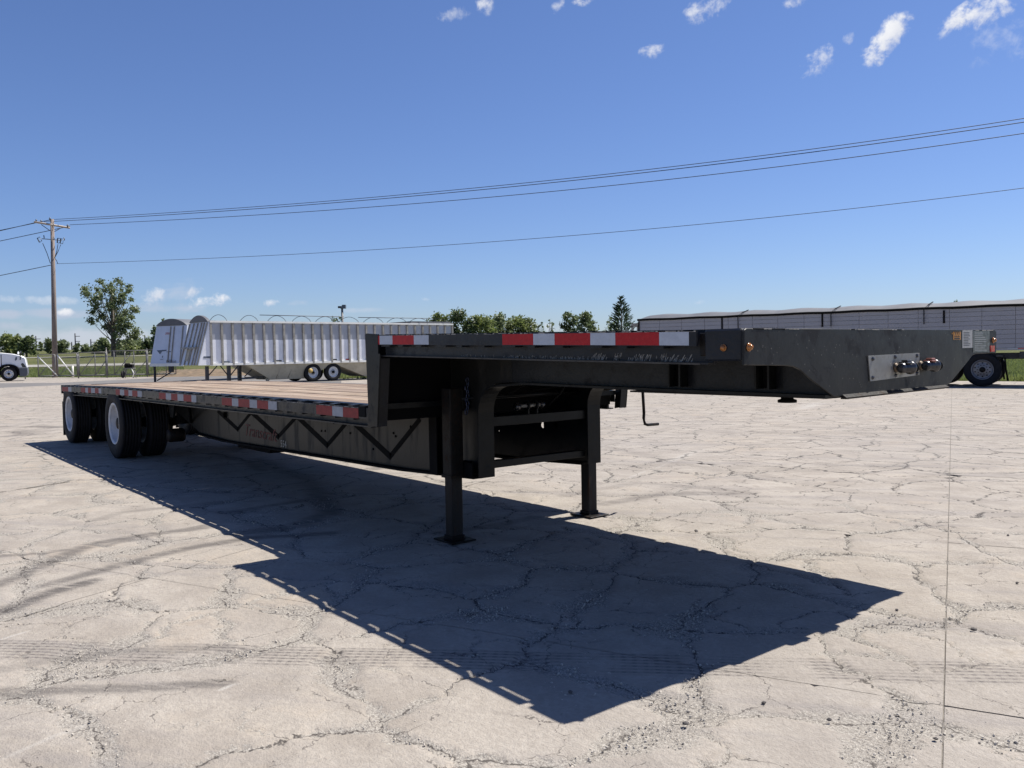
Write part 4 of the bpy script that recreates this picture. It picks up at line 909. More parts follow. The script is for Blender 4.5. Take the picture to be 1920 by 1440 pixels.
for px, w_ in ((686, .10), (526, .16)):
    mb = MB(); a = hx(px); mb.box(a-w_, a+w_, -.062, -.056, zb_+.02, zb_+.10)
for px, mt_ in ((523, M['ink']), (653, M['tail']), (627, M['ink']), (425, M['porcelain'])):
    mb = MB(); a = hx(px); mb.box(a-.16, a+.16, -.02, -.012 if px != 425 else -.01, zb_+.11, zb_+.19); mb.build('side_marker', mt_, H)
mb = MB(); mb.box(-.42, .0, -.012, -.004, 1.42, 1.52); mb.build('name_strip', M['porcelain'], H)

# --- second hopper trailer, seen front on ----------------------------------
B0 = D(392, 682, 53); H2 = empty('grain_trailer', (D(288, 684, 52).x, D(288, 684, 52).y, 0), ang+R(-90)+R(0), 'white smooth sided hopper trailer seen from its front end, half hidden behind the ribbed one', 'trailer')
p0 = D(288, 684, 51); p1 = D(352, 684, 50.0)
a2, l2 = frame_along(p0, p1); H2.location = (p0.x, p0.y, 0); H2.rotation_euler = (0, 0, a2); w2 = 2.6
H2z = 3.42
def f2(y_out): pass
mb = MB(); vs = [(0, -.28, 1.02), (w2, -.28, 1.02), (w2+.0, .12, H2z), (.22, .12, H2z), (0, 0.02, 1.02), (w2, .02, 1.02), (w2, .30, H2z), (.22, .30, H2z)]
mb.add(vs, FQ); mb.build('front_wall', M['sheet2'], H2)
mb = MB(); mb.box(0, w2, -.31, -.27, .98, 1.16); mb.build('bottom_rail', M['whiteline'], H2)
mb = MB(); mb.box(.22, w2, .31, 11, 1.02, H2z); mb.build('body', M['sheet2'], H2)
mb = MB(); n = 12; vs = []
for i in range(n+1):
    t = i/n; x = .18+(w2-.18)*t; z = H2z+.42*math.sin(math.pi*t)**.75; vs += [(x, .08, z), (x, 10.9, z)]
mb.add(vs, [(2*i, 2*i+2, 2*i+3, 2*i+1) for i in range(n)]+[tuple(2*i for i in range(n+1))], 0); mb.build('rounded_cap', M['tarp'], H2)
for xr in (1.35, 1.62, 2.3):
    mb = MB(); mb.add([(xr, -.26, 1.2), (xr+.05, -.26, 1.2), (xr+.05, .09, H2z-.05), (xr, .09, H2z-.05), (xr, -.31, 1.2), (xr+.05, -.31, 1.2), (xr+.05, .05, H2z-.05), (xr, .05, H2z-.05)], FQ); mb.build('front_rib', M['rib'], H2)
def slope_y(z): return -.28+(z-1.02)/(H2z-1.02)*.40-.012
text('Wilson', 'front_lettering', M['ink'], (1.65, slope_y(1.27)-.05, 1.27), (1, 0, 0), (0, .16, 1), .28, shear=.2, parent=H2)
text('2000', 'front_lettering', M['tail'], (1.15, slope_y(2.95), 2.95), (1, 0, 0), (0, .16, 1), .20, shear=.3, parent=H2)
mb = MB(); mb.add([(.42, slope_y(1.95), 1.95), (1.2, slope_y(1.98), 1.98), (1.18, slope_y(1.90), 1.90), (.85, slope_y(1.88), 1.88), (.72, slope_y(1.70), 1.70)], [(0, 4, 3, 2, 1)]); mb.add([(.75, slope_y(1.42), 1.42), (1.0, slope_y(1.42), 1.42), (1.0, slope_y(1.39), 1.39), (.75, slope_y(1.39), 1.39)], [(0, 3, 2, 1)]); mb.add([(.9, slope_y(1.62), 1.62), (.97, slope_y(1.62), 1.62), (.95, slope_y(1.50), 1.50), (.88, slope_y(1.50), 1.50)], [(0, 3, 2, 1)]); mb.add([(1.2, slope_y(1.86), 1.86), (1.55, slope_y(1.88), 1.88), (1.55, slope_y(1.84), 1.84), (1.2, slope_y(1.82), 1.82)], [(0, 3, 2, 1)]); mb.build('front_emblem', M['porcelain'], H2)
mb = MB(); mb.box(.08, .18, -.1, 0, 0.02, 1.0); mb.tube([(.3, -.05, .12), (1.4, -.05, .62)], .035, 6); mb.box(1.25, 1.5, -.1, .1, .62, .98); mb.build('landing_leg', M['darkmetal'], H2)
for xq in (w2-.35, .35): simple_wheel(H2, xq, 9.5, .5, 1, -1, M['rim'])

# --- low side grain trailer at the right -----------------------------------
C0, C1 = D(1196, 600, 35.5), D(1935, 572, 27.6)
ang3, L3 = frame_along(C0, C1); L3 += 1.5
RT = empty('tarped_trailer', (C0.x, C0.y, 0), ang3, 'long white panelled trailer under a grey tarp behind the black front plate', 'trailer')
zt3, zb3 = 2.70, 1.29
def zline(px_y): pass
def rx(px):
    a, b_ = ray(px, 600), C1-C0; n = Vector((-b_.y, b_.x, 0)); t = (C0-CAM).dot(n)/Vector((a.x, a.y, 0)).dot(n); return (CAM+a*t-C0).dot(Vector((b_.x, b_.y, 0)).normalized())
M['panel'] = mat('pale_grey_trailer_panel', (.30, .30, .325), .4, var=.06, vscale=1)
nrow = 9; ncol = 16; cw = L3/ncol; rh = (zt3-zb3)/nrow
for c_ in range(ncol):
    for r_ in range(nrow):
        mb = MB(); mb.box(c_*cw+.006, (c_+1)*cw-.006, random.uniform(-.004, .004), .05, zb3+r_*rh+.006, zb3+(r_+1)*rh-.006); mb.build('side_plank', M['panel'], RT)
mb = MB(); mb.box(0, L3, .03, 2.5, zb3, zt3-.01); mb.build('body_core', M['rib'], RT)
mb = MB(); mb.box(-.02, L3, -.03, .02, zb3-.07, zb3-.002); mb.build('bottom_rail', M['panel'], RT)
mb = MB(); mb.tube([(x, -.04, zt3+.02+.01*math.sin(x*3)) for x in np.linspace(-.0, L3, 30)], .045, 8); mb.build('tarp_roller', M['matte'], RT)
mb = MB(); vs = []; nx_ = 60; ny_ = 8
for i in range(nx_+1):
    x = L3*i/nx_; ph = (x % 1.9)/1.9; bow = .06*(1-abs(2*ph-1)); 
    for j in range(ny_+1):
        t = j/ny_; y = -.05+2.6*t; z = zt3+.03+(.20+bow)*math.sin(math.pi*min(t*1.0, 1))**.55; z *= 1
        if i == 0: z = zt3+.0+ (z-zt3)*.5
        vs.append((x, y, z))
mb.add(vs, [(i*(ny_+1)+j, (i+1)*(ny_+1)+j, (i+1)*(ny_+1)+j+1, i*(ny_+1)+j+1) for i in range(nx_) for j in range(ny_)], 0, True); mb.build('tarp', M['tarp'], RT)
for px, top_, bot in ((1198, 603, 620), (1354, 596, 618), (1385, 585, 616), (1542, 588, 613), (1559, 578, 612), (1733, 568, 608), (1770, 582, 606)):
    a = rx(px); A_ = [D(px, top_, 1), D(px, bot, 1)]
    def zz(py):
        v = ray(px, py); b_ = C1-C0; n = Vector((-b_.y, b_.x, 0)); t = (C0-CAM).dot(n)/Vector((v.x, v.y, 0)).dot(n); return (CAM+v*t).z
    mb = MB(); z1, z0 = zz(top_), zz(bot)
    if z1 > zt3+.05: mb.tube([(a, -.075, z0), (a, -.09, zt3+.02), (a+.12, .10, zt3+.16), (a+.2, .6, zt3+.27)], .018, 6)
    else: mb.box(a-.03, a+.03, -.03, -.005, z0, z1)
    mb.build('tarp_strap', M['matte'], RT)
mb = MB(); mb.box(rx(1215), rx(1190)+L3*0, 0, 0, 0, 0) if False else None
mb = MB(); mb.box(-.45, .0, .3, 2.2, 2.45, 2.6); mb.box(-.45, -.38, .3, .38, 1.3, 2.5); mb.box(-.2, -.13, .3, .38, 1.3, 2.5); mb.build('front_ladder', M['rib'], RT)
M['redstrip'] = M['tail']
a = rx(1909); mb = MB(); mb.box(a, a+.45, -.034, -.0305, zb3-.025, zb3-.002); mb.build('red_strip', mat('red_strip', (.5, .03, .04), .4), RT); mb = MB(); mb.box(a-.3, a-.003, -.034, -.0305, zb3-.025, zb3-.002); mb.build('white_strip', M['white'], RT)
wp = G(1842, 723.5); 
xw = rx(1842); zf = 1.20
mb = MB(); mb.box(rx(1740), L3+1, .35, .5, .92, 1.12); mb.box(rx(1740), L3+1, 1.9, 2.05, .92, 1.12); mb.box(rx(1868), rx(1880), .05, .5, 1.0, 1.07); mb.box(rx(1912), L3, .0, .5, .95, 1.17); mb.build('chassis', M['darkmetal'], RT)
for dx in (0, -1.32):
    for yq in (.15, 2.35): simple_wheel(RT, xw+dx, yq, .57, 1.13, -1 if yq < 1 else 1, mat('grey_alloy_rim', (.20, .20, .215), .4, metal=.4) if (dx == 0 and yq < 1) else M['rim'], holes=True)
    simple_wheel(RT, xw+dx, .5, .57, 1.13, -1, M['rim'])
    mb = MB(); mb.tube([(xw+dx, .1, .57), (xw+dx, 2.3, .57)], .07, 8); mb.build('axle', M['darkmetal'], RT)
mb = MB(); mb.tube([(rx(1879), .1, .98), (rx(1880), .1, .6), (rx(1883), .1, .25)], .03, 6); mb.tube([(rx(1884), .1, .98), (rx(1886), .1, .6), (rx(1890), .1, .2)], .03, 6); mb.build('hanging_strap', M['matte'], RT)
mb = MB(); mb.box(rx(1740), rx(1800), .02, .6, .98, 1.2); mb.build('fender', M['darkmetal'], RT)

# --- white lorry at the left edge ------------------------------------------
tg = G(17, 714.5); TD = (tg-CAM).dot(c_d); px_m = TD/F_PX
TR = empty('semi_truck', (tg.x, tg.y, 0), AZR+R(28), 'white semi truck with a grey bumper, cut off by the left edge of the photo', 'truck')
def q2(px, py): return ((px-17)*px_m/1.16, (714.5-py)*px_m)
hood = [q2(*p) for p in [(-40, 661), (0, 661), (5, 661.3), (25, 663.5), (40, 667), (47.5, 670.5), (49.5, 674), (51, 682), (53, 690), (36, 690), (32.5, 688), (27, 685), (20, 683.7), (12, 683.8), (6, 685), (0, 689), (-40, 689)]]
mb = MB(); mb.prism(hood, 'y', 0.05, 2.25); mb.build('hood', M['white_paint'], TR, bevel=.04)
mb = MB(); mb.prism([q2(*p) for p in [(-3, 706), (-3, 690), (2, 686.5), (7, 684), (13, 683), (20, 683), (27, 684.5), (33, 687.5), (37, 692), (38, 704), (34.5, 704), (33.5, 695), (28, 689.5), (17, 686.5), (7, 689), (2, 694), (0, 706)]], 'y', -.05, .5); mb.build('fender', M['matte'], TR, bevel=.02)
mb = MB(); mb.prism([q2(*p) for p in [(33, 689.6), (52.5, 689.9), (53, 700), (51, 705.5), (45, 707), (36.5, 706.5), (36.8, 697)]], 'y', -.02, 2.3); mb.build('bumper', M['greyplastic'], TR, bevel=.03)
mb = MB(); mb.prism([q2(*p) for p in [(40.5, 683), (43, 681), (46, 682.5), (50.5, 689.3), (43, 689.3)]], 'y', .03, .2); mb.build('headlight', M['glass'], TR)
mb = MB(); mb.prism([q2(*p) for p in [(29, 675.5), (31, 669.5), (34, 669.2), (33.5, 674), (31, 676.5)]], 'y', .035, .1); mb.build('hood_vent', M['porcelain'], TR)
mb = MB(); a, b_ = q2(39.5, 675), q2(40.5, 661.5); mb.tube([(a[0], -.03, a[1]), (b_[0], -.12, b_[1])], .035, 6); mb.build('mirror_arm', M['matte'], TR)
for px in (34, 41):
    a = q2(px, 661.8); mb = MB(); mb.lathe([(0, -.06), (.09, -.05), (.11, 0), (.07, .05), (0, .06)], (a[0], -.12 if px > 38 else 1.9, a[1]), 'x', 12); mb.build('hood_mirror', M['chrome'] if px > 38 else M['white_paint'], TR)
mb = MB(); mb.prism([q2(*p) for p in [(-90, 620), (-54, 620), (-42, 640), (-36, 660.5), (-36, 704), (-90, 704)]], 'y', 0, 2.3); mb.build('cab', M['white_paint'], TR, bevel=.05)
mb = MB(); a, b_ = q2(4.2, 665), q2(5, 686); mb.box(a[0]-.03, a[0]+.01, .035, .05, b_[1], a[1]); mb.build('hood_seam', M['matte'], TR)
mb = MB(); a, b_ = q2(-3, 702), q2(-80, 709); mb.box(b_[0], a[0], .3, 2, b_[1], a[1]); mb.build('chassis', M['darkmetal'], TR)
simple_wheel(TR, 0, .12, .53, 1.05, -1, mat('polished_rim', (.60, .60, .62), .3, metal=.5), holes=True)
simple_wheel(TR, 0, 2.15, .53, 1.05, 1, M['rim']); simple_wheel(TR, 1.25, 2.15, .5, .6, 1, M['rim']) if False else None

# --- utility pole ------------------------------------------------------------
pg = G(103.5, 707.5); PD = (pg-CAM).dot(c_d); pm = PD/F_PX
UP = empty('utility_pole', (pg.x, pg.y, 0), AZR, 'tall wooden utility pole with a crossarm and cutouts beside the sliding gate', 'utility pole')
UP.rotation_euler = (0, R(1.5), AZR)
def pz(px, py): v = ray(px, py)*PD; P_ = CAM+v; return P_.z
lx = lambda px: (px-103.5)*pm
ztop = pz(100, 413)
mb = MB(); mb.tube([(0, 0, -.5), (-.04, 0, ztop*.5), (-.10, 0, ztop)], .235, 14, r1=.145); mb.build('pole', M['polewood'], UP)
za, zb4 = pz(72, 419.5), pz(134, 428)
mb = MB(); mb.tube([(lx(71.5), -.30, za), (lx(134), -.02, zb4)], .085, 4); mb.build('crossarm', M['armwood'], UP)
for (p_, q_) in (((84, 424), (98, 434)), ((121, 429), (107, 436))):
    mb = MB(); mb.tube([(lx(p_[0]), -.25, pz(*p_)), (lx(q_[0]), -.15, pz(*q_))], .03, 5); mb.build('arm_brace', M['darkmetal'] if p_[0] < 100 else M['galv'], UP)
for (x_, y_) in ((73.5, 417), (82.5, 418), (131.5, 425), (99, 413)):
    c = (lx(x_), -.15, pz(x_, y_)); mb = MB(); mb.lathe([(.0, -.14), (.05, -.14), (.05, -.06), (.09, -.04), (.05, 0), (.09, .03), (.05, .06), (.06, .12), (0, .14)], c, 'z', 10); mb.build('insulator', M['porcelain'], UP)
mb = MB(); mb.tube([(lx(84), -.2, pz(84, 450)), (lx(121), -.2, pz(121, 452))], .035, 5); mb.build('bracket_arm', M['galv'], UP)
for (x_, y_, t_) in ((80.5, 452, -25), (116, 453, 10), (121.5, 454, 15)):
    c = (lx(x_), -.25, pz(x_, y_)); s_, c_ = math.sin(R(t_)), math.cos(R(t_)); mb = MB()
    def rt(a, b_): return (c[0]+a*c_+b_*s_, c[1], c[2]-a*s_+b_*c_)
    mb.tube([rt(-.12, .2), rt(.1, .22), rt(.13, -.18), rt(-.08, -.2)], .03, 5); mb.tube([rt(-.12, .2), rt(-.1, -.2)], .05, 6); mb.build('fuse_cutout', M['porcelain'], UP)
for (x_, y_) in ((88.5, 447), (107, 449), (126, 450)):
    mb = MB(); mb.tube([(lx(x_), -.2, pz(x_, y_+2)), (lx(x_-.8), -.2, pz(x_, y_-3.5))], .04, 6); mb.build('surge_arrester', M['porcelain'], UP)
for (a_, b_) in (((85.5, 458), (98.3, 495)), ((114, 459), (107, 483)), ((119, 460), (106.5, 484)), ((107, 484), (112, 495))):
    mb = MB(); mb.tube([(lx(a_[0]), -.2, pz(*a_)), (lx((a_[0]+b_[0])/2+.8), -.15, pz((a_[0]+b_[0])/2, (a_[1]+b_[1])/2)), (lx(b_[0]), -.1, pz(*b_))], .028, 5); mb.build('lead_cable', M['wire'], UP)
# --- wires ---------------------------------------------------------------------
def cable(pts, D0, D1, x0, x1, label, n=40, r=.02):
    xs = [p[0] for p in pts]; ys = [p[1] for p in pts]; co = np.polyfit(xs, ys, len(pts)-1); out = []
    for x in np.linspace(xs[0], x1, n):
        t = (x-xs[0])/(x0-xs[0]); inv = (1/D0)*(1-t)+(1/D1)*t; out.append(D(x, float(np.polyval(co, x)), 1/inv))
    mb = MB(); mb.tube(out, r, 5); return tag(mb.build('power_line', M['wire']), label, 'cable', 'overhead lines on the utility pole')
cable([(100, 411.5), (900, 351.5), (1920, 222)], PD, 42, 1920, 2500, 'topmost overhead cable running from the pole top to the upper right')
cable([(83, 416), (900, 356), (1920, 229)], PD, 42, 1920, 2500, 'second overhead cable running just under the topmost one', r=.023)
cable([(131, 421.5), (900, 371.5), (1920, 250)], PD, 42, 1920, 2500, 'third overhead cable running from the right end of the crossarm', r=.021)
cable([(106, 494.5), (900, 455), (1920, 352.5)], PD, 42, 1920, 2500, 'lowest overhead cable running from mid pole to the right edge', r=.016)
def cable_l(pts, label):
    out = []
    for i in range(12):
        t = i/11; x = pts[0][0]+(pts[1][0]-pts[0][0])*t; y = pts[0][1]+(pts[1][1]-pts[0][1])*t+ (2.5*t*(1-t)); out.append(D(x, y, PD*(1+.0*t)+t*8))
    mb = MB(); mb.tube(out, .03, 5); tag(mb.build('power_line', M['wire']), label, 'cable', 'overhead lines on the utility pole')
cable_l([(100, 411), (-220, 476)], 'cable leaving the pole top towards the left edge'); cable_l([(74, 415.5), (-220, 482)], 'cable leaving the left end of the crossarm towards the left edge')
cable_l([(131, 424), (-200, 493)], 'cable leaving the right end of the crossarm behind the pole towards the left'); cable_l([(98, 496.5), (-200, 556)], 'lowest cable leaving the pole towards the left edge')

# --- fence and gates ---------------------------------------------------------
fg = G(200, 708); FD = (fg-CAM).dot(c_d); fm = FD/F_PX
M['mesh'] = M['galv']
def fpt(px, py, off=0):
    v = ray(px, 700); P_ = CAM+v*(FD+off); return P_
def gate(x0, x1, ytop, verticals, diags, label):
    o_ = fpt(x0, 0); g = empty('sliding_gate', (o_.x, o_.y, 0), AZR, label, 'gate', 'chain link gates along the road'); lx_ = lambda p: (p-x0)*fm; 
    hz = lambda py: (CAM+ray(150, py)*FD).z
    zt_, zb5 = hz(ytop), hz(704)
    wdt = lx_(x1)
    mb = MB(); mb.tube([(0, 0, zt_), (wdt, 0, zt_)], .035, 6); mb.build('top_rail', M['galv'], g); mb = MB(); mb.tube([(0, 0, zb5), (wdt, 0, zb5)], .055, 6); mb.build('bottom_rail', M['galv'], g)
    for p_ in [x0]+verticals+[x1]: mb = MB(); mb.tube([(lx_(p_), 0, zb5), (lx_(p_), 0, zt_)], .035, 6); mb.build('upright', M['galv'], g)
    for (a, za_, b_, zb6, bright) in diags: mb = MB(); mb.tube([(lx_(a), -.03, hz(za_)), (lx_(b_), -.03, hz(zb6))], .04 if bright else .032, 6); mb.build('diagonal_brace', M['whiteline'] if bright else M['galv'], g)
    # woven wire: crossed strands
    mb = MB(); hgt = zt_-zb5; s_ = .10; w_ = .005; n = int((wdt+hgt)/s_)
    for i in range(n):
        for sg in (1, -1):
            a = -hgt+i*s_; xa, xb = (a, a+hgt); za_, zb6 = (zb5, zt_)
            if xa < 0: za_ = zb5+(-xa); xa = 0
            if xb > wdt: zb6 = zt_-(xb-wdt); xb = wdt
            if zb6 <= za_: continue
            if sg < 0: za_, zb6 = zb5+zt_-za_, zb5+zt_-zb6
            mb.add([(xa, .02, za_-w_), (xb, .02, zb6-w_), (xb, .02, zb6+w_), (xa, .02, za_+w_)], [(0, 1, 2, 3)])
    o = mb.build('woven_wire', M['galv'], g); o['kind'] = 'stuff'
    return g
gate(72, 104, 664, [], [(72.5, 667, 108, 704, True), (73, 704, 88, 687, False)], 'chain link gate leaf left of the utility pole with one bright diagonal brace')
gate(109, 145, 662, [], [(109, 665, 137, 703, True), (111, 703, 128, 688, False)], 'chain link gate leaf right of the utility pole with a bright diagonal brace')
gate(149, 199, 661, [179], [(150, 703, 178, 667, False), (180, 703, 199, 678, False)], 'chain link gate leaf with a centre upright between the pole and the taller post')
gate(202, 275, 659, [215, 235, 252], [(216, 703, 247, 665, False), (254, 702, 274, 680, False)], 'widest chain link gate leaf with three uprights behind the small engine')
gate(278, 330, 658, [290, 312], [], 'chain link fence panel disappearing behind the white hopper trailers')
for (px, yt, lb) in ((200.5, 654, 'taller fence post left of the small engine'), (276.5, 656, 'taller fence post beside the white hopper trailer'), (147, 663, 'fence post just right of the short white bollard'), (47, 664, 'fence post right behind the white truck bonnet')):
    P_ = fpt(px, 0, -.1); mb = MB(); hz = (CAM+ray(px, yt)*FD).z; mb.tube([(0, 0, -.1), (0, 0, hz)], .042, 8); mb.lathe([(.055, hz), (.07, hz+.02), (.04, hz+.08), (0, hz+.1)], (0, 0, 0), 'z', 8); o = mb.build('fence_post', M['galv'], loc=(P_.x, P_.y, 0)); tag(o, lb, 'post', 'fence posts')
P_ = fpt(136.5, 0, .6); mb = MB(); mb.tube([(0, 0, 0), (0, 0, .95)], .08, 10); mb.lathe([(.08, .95), (.06, 1.0), (0, 1.03)], (0, 0, 0), 'z', 10); tag(mb.build('bollard', M['whiteline'], loc=(P_.x, P_.y, 0)), 'short white bollard behind the gate right of the utility pole', 'bollard')
P_ = fpt(66, 0, -1); 
# small engine on a frame
eg = G(243, 708.5); E = empty('gate_motor', (eg.x, eg.y, 0), AZR, 'small wheeled engine on a metal frame standing in front of the gate', 'machine'); es = (eg-CAM).dot(c_d)/F_PX
mb = MB(); 
for a in (-.35, .35):
    for c_ in (-.2, .2): mb.tube([(a*1.2, c_, 0), (a*.8, c_, .75)], .03, 6)
mb.box(-.4, .4, -.25, .25, .72, .78); mb.tube([(-.4, -.2, .3), (.4, -.2, .3)], .025, 6); mb.build('stand', M['galv'], E)
mb = MB(); mb.lathe([(0, -.2), (.17, -.2), (.2, -.12), (.2, .12), (.17, .2), (0, .2)], (-.12, 0, .95), 'x', 14); mb.box(-.05, .3, -.15, .15, .78, 1.05); mb.tube([(.2, 0, 1.0), (.28, 0, 1.25)], .03, 6); mb.build('engine', M['matte'], E, bevel=.01)
mb = MB(); mb.lathe([(0, -.06), (.14, -.06), (.27, -.05), (.29, 0), (.27, .05), (.14, .06), (0, .06)], (-.38, -.28, .29), 'x', 20); mb.build('wheel', M['rubber'], E)
mb = MB(); mb.tube([(.35, -.25, 0), (.48, -.3, .35), (.3, -.25, .7)], .03, 6); mb.build('handle', M['whiteline'], E)
# floodlight behind the hopper trailer
lp = D(644, 680, 84); LP = empty('yard_floodlight', (lp.x, lp.y, 0), AZR, 'dark floodlight on a thin pole rising behind the ribbed hopper trailer', 'lamp'); zl_ = D(644, 576, 84).z
mb = MB(); mb.tube([(0, 0, 0), (0, 0, zl_)], .11, 8); mb.build('pole', M['galv'], LP)
mb = MB(); mb.prism([(-.15, zl_-.15), (.38, zl_-.15), (.38, zl_+.22), (.05, zl_+.22)], 'y', -.2, .2); mb.build('lamp_head', M['porcelain'], LP); mb = MB(); mb.box(-.4, -.1, -.1, .1, zl_-.1, zl_+.1); mb.build('bracket', M['darkmetal'], LP)

# --- trees -----------------------------------------------------------------------
def leaf_mat(name, c1, c2):
    mt, k, b = new_mat(name); L = mt.node_tree.links; P_ = k.n('ShaderNodeNewGeometry').outputs['Position']; ri = k.n('ShaderNodeNewGeometry').outputs['Random Per Island']
    n = k.noise(P_, .9, 3); c = k.mix(k.ramp(n, .35, .65), c1, c2); c = k.mix(k.m('MULTIPLY', ri, .5), c, tuple(x*1.5 for x in c2))
    L.new(c, b.inputs['Base Color']); b.inputs['Roughness'].default_value = .5; b.inputs['Specular IOR Level'].default_value = .4
    tr = k.n('ShaderNodeBsdfTranslucent', {'Color': c}); mx = k.n('ShaderNodeMixShader', {0: .42, 1: b.outputs[0], 2: tr.outputs[0]}); out = [n_ for n_ in mt.node_tree.nodes if n_.type == 'OUTPUT_MATERIAL'][0]; L.new(mx.outputs[0], out.inputs[0]); return mt
M['leaf'] = leaf_mat('cottonwood_leaves', (.10, .135, .058), (.16, .19, .09)); M['leaf2'] = leaf_mat('bright_leaves', (.11, .15, .042), (.18, .21, .07)); M['needle'] = leaf_mat('conifer_needles', (.028, .050, .026), (.045, .07, .035)); M['leafd'] = leaf_mat('dark_leaves', (.070, .105, .038), (.11, .14, .06))
M['bark'] = mat('grey_bark', (.11, .095, .08), .9, var=.3, vscale=6, streak=True)
def leaves(name, clumps, per, size, mt, parent, squash=1.0):
    V = []; 
    for (c, r_) in clumps:
        n = max(8, int(per*5*r_**2)); d = rng.normal(size=(n, 3)); d /= np.linalg.norm(d, axis=1)[:, None]; rad = rng.random(n)**.5*r_*1.3*(1+.38*rng.normal(size=n)); p = np.array(c)+d*rad[:, None]*np.array([1, 1, .85])
        a = rng.normal(size=(n, 3)); a /= np.linalg.norm(a, axis=1)[:, None]; b_ = np.cross(a, rng.normal(size=(n, 3))); b_ /= np.linalg.norm(b_, axis=1)[:, None]; s_ = size*(.6+.8*rng.random((n, 1)))
        q = np.stack([p-a*s_, p+b_*s_*.6*squash, p+a*s_, p-b_*s_*.6*squash], 1); V.append(q)
    V = np.concatenate(V).reshape(-1, 3); nq = len(V)//4; me = bpy.data.meshes.new(name); me.vertices.add(len(V)); me.vertices.foreach_set('co', V.astype(np.float32).ravel()); me.loops.add(len(V)); me.loops.foreach_set('vertex_index', np.arange(len(V), dtype=np.int32)); me.polygons.add(nq); me.polygons.foreach_set('loop_start', np.arange(0, len(V), 4, dtype=np.int32)); me.polygons.foreach_set('loop_total', np.full(nq, 4, dtype=np.int32)); me.update(calc_edges=True); me.materials.append(mt)
    o = bpy.data.objects.new(name, me); COL.objects.link(o); o.parent = parent; return o
def px_tree(name, base, Dd, clump_px, label, mt, group, per=60, size=.16, trunk_r=.3, depth=.6, limbs=True, trunk_top=None):
    """clump_px: (x, y, radius px) seen at distance Dd; spread in depth so the crown is round"""
    b3 = D(base[0], base[1], Dd); gz = terrain_z(b3.x, b3.y); root = empty(name, (b3.x, b3.y, gz), AZR, label, 'tree', group); pxm = Dd/F_PX
    xs = [c[0] for c in clump_px]; cx = (min(xs)+max(xs))/2; hw = (max(xs)-min(xs))/2+6
    z_of = lambda py: (D(base[0], py, Dd)).z-gz
    cl = []
    for (x, y, r_) in clump_px:
        room = math.sqrt(max(0.05, 1-((x-cx)/(hw*1.05))**2))*hw*pxm*depth
        cl.append((((x-base[0])*pxm, random.uniform(-room, room), z_of(y)), r_*pxm))
    leaves('crown', cl, per/(1), size, mt, root)
    mb = MB(); tt = trunk_top or (base[0], (base[1]+min(c[1] for c in clump_px))/2); top = ((tt[0]-base[0])*pxm, 0, z_of(tt[1])); bot = (0, 0, -.3); mid = (top[0]*.5, 0, top[2]*.5)
    mb.tube([bot, mid, top], trunk_r, 8, r1=trunk_r*.45)
    if limbs:
        for i, (c, r_) in enumerate(cl):
            t = min(.9, max(.18, (c[2]/max(top[2], .1))*.45)); s_ = Vector(bot).lerp(Vector(top), t); e_ = Vector(c); m_ = s_.lerp(e_, .5)+Vector((0, 0, -.1*abs(e_.x-s_.x))); mb.tube([s_, m_, e_], trunk_r*.26, 5, r1=trunk_r*.04, cap=False)
    mb.build('trunk', M['bark'], root); return root
big = [(163, 541, 7), (172, 553, 8), (180, 542, 6), (184, 562, 8), (160, 548, 4), (190, 550, 4), (200, 530, 6), (204, 545, 6), (202, 560, 7), (193, 575, 8), (216, 524, 5), (217, 540, 8), (227, 532, 6), (225, 548, 8), (214, 560, 8), (236, 545, 4), (246, 538, 5), (250, 547, 5), (243, 556, 7), (252, 563, 4), (234, 566, 9), (222, 575, 9), (208, 580, 8), (183, 586, 6), (196, 593, 9), (212, 597, 9), (230, 587, 9), (246, 579, 7), (253, 583, 5), (240, 600, 9), (251, 596, 5), (188, 603, 7), (200, 611, 8), (217, 612, 8), (232, 612, 8), (245, 611, 8), (203, 620, 5), (190, 613, 4), (238, 622, 9), (246, 632, 9), (252, 645, 6), (240, 640, 9), (233, 650, 7), (229, 632, 6), (248, 622, 8)]
big = [(x, y, r_*1.0) for x, y, r_ in big]
px_tree('cottonwood_tree', (213, 662), 140, big, 'tall ragged cottonwood tree with a flaring crown standing alone behind the gates', M['leaf'], None, per=80, size=.19, trunk_r=.42, trunk_top=(213, 560))
def blob_tree(cx, base_y, top_y, hw, n, seed, r0=.30):
    r_ = random.Random(seed); out = []; h = base_y-top_y
    for i in range(n):
        t = (i+.5)/n; y = base_y-h*.12-(h*.82)*t; wdt = hw*math.sin(math.pi*min(.97, .25+.68*t))**.6; x = cx+r_.uniform(-1, 1)*wdt*.8; out.append((x, y+r_.uniform(-2, 2), hw*r0*r_.uniform(.7, 1.25)))
    return out
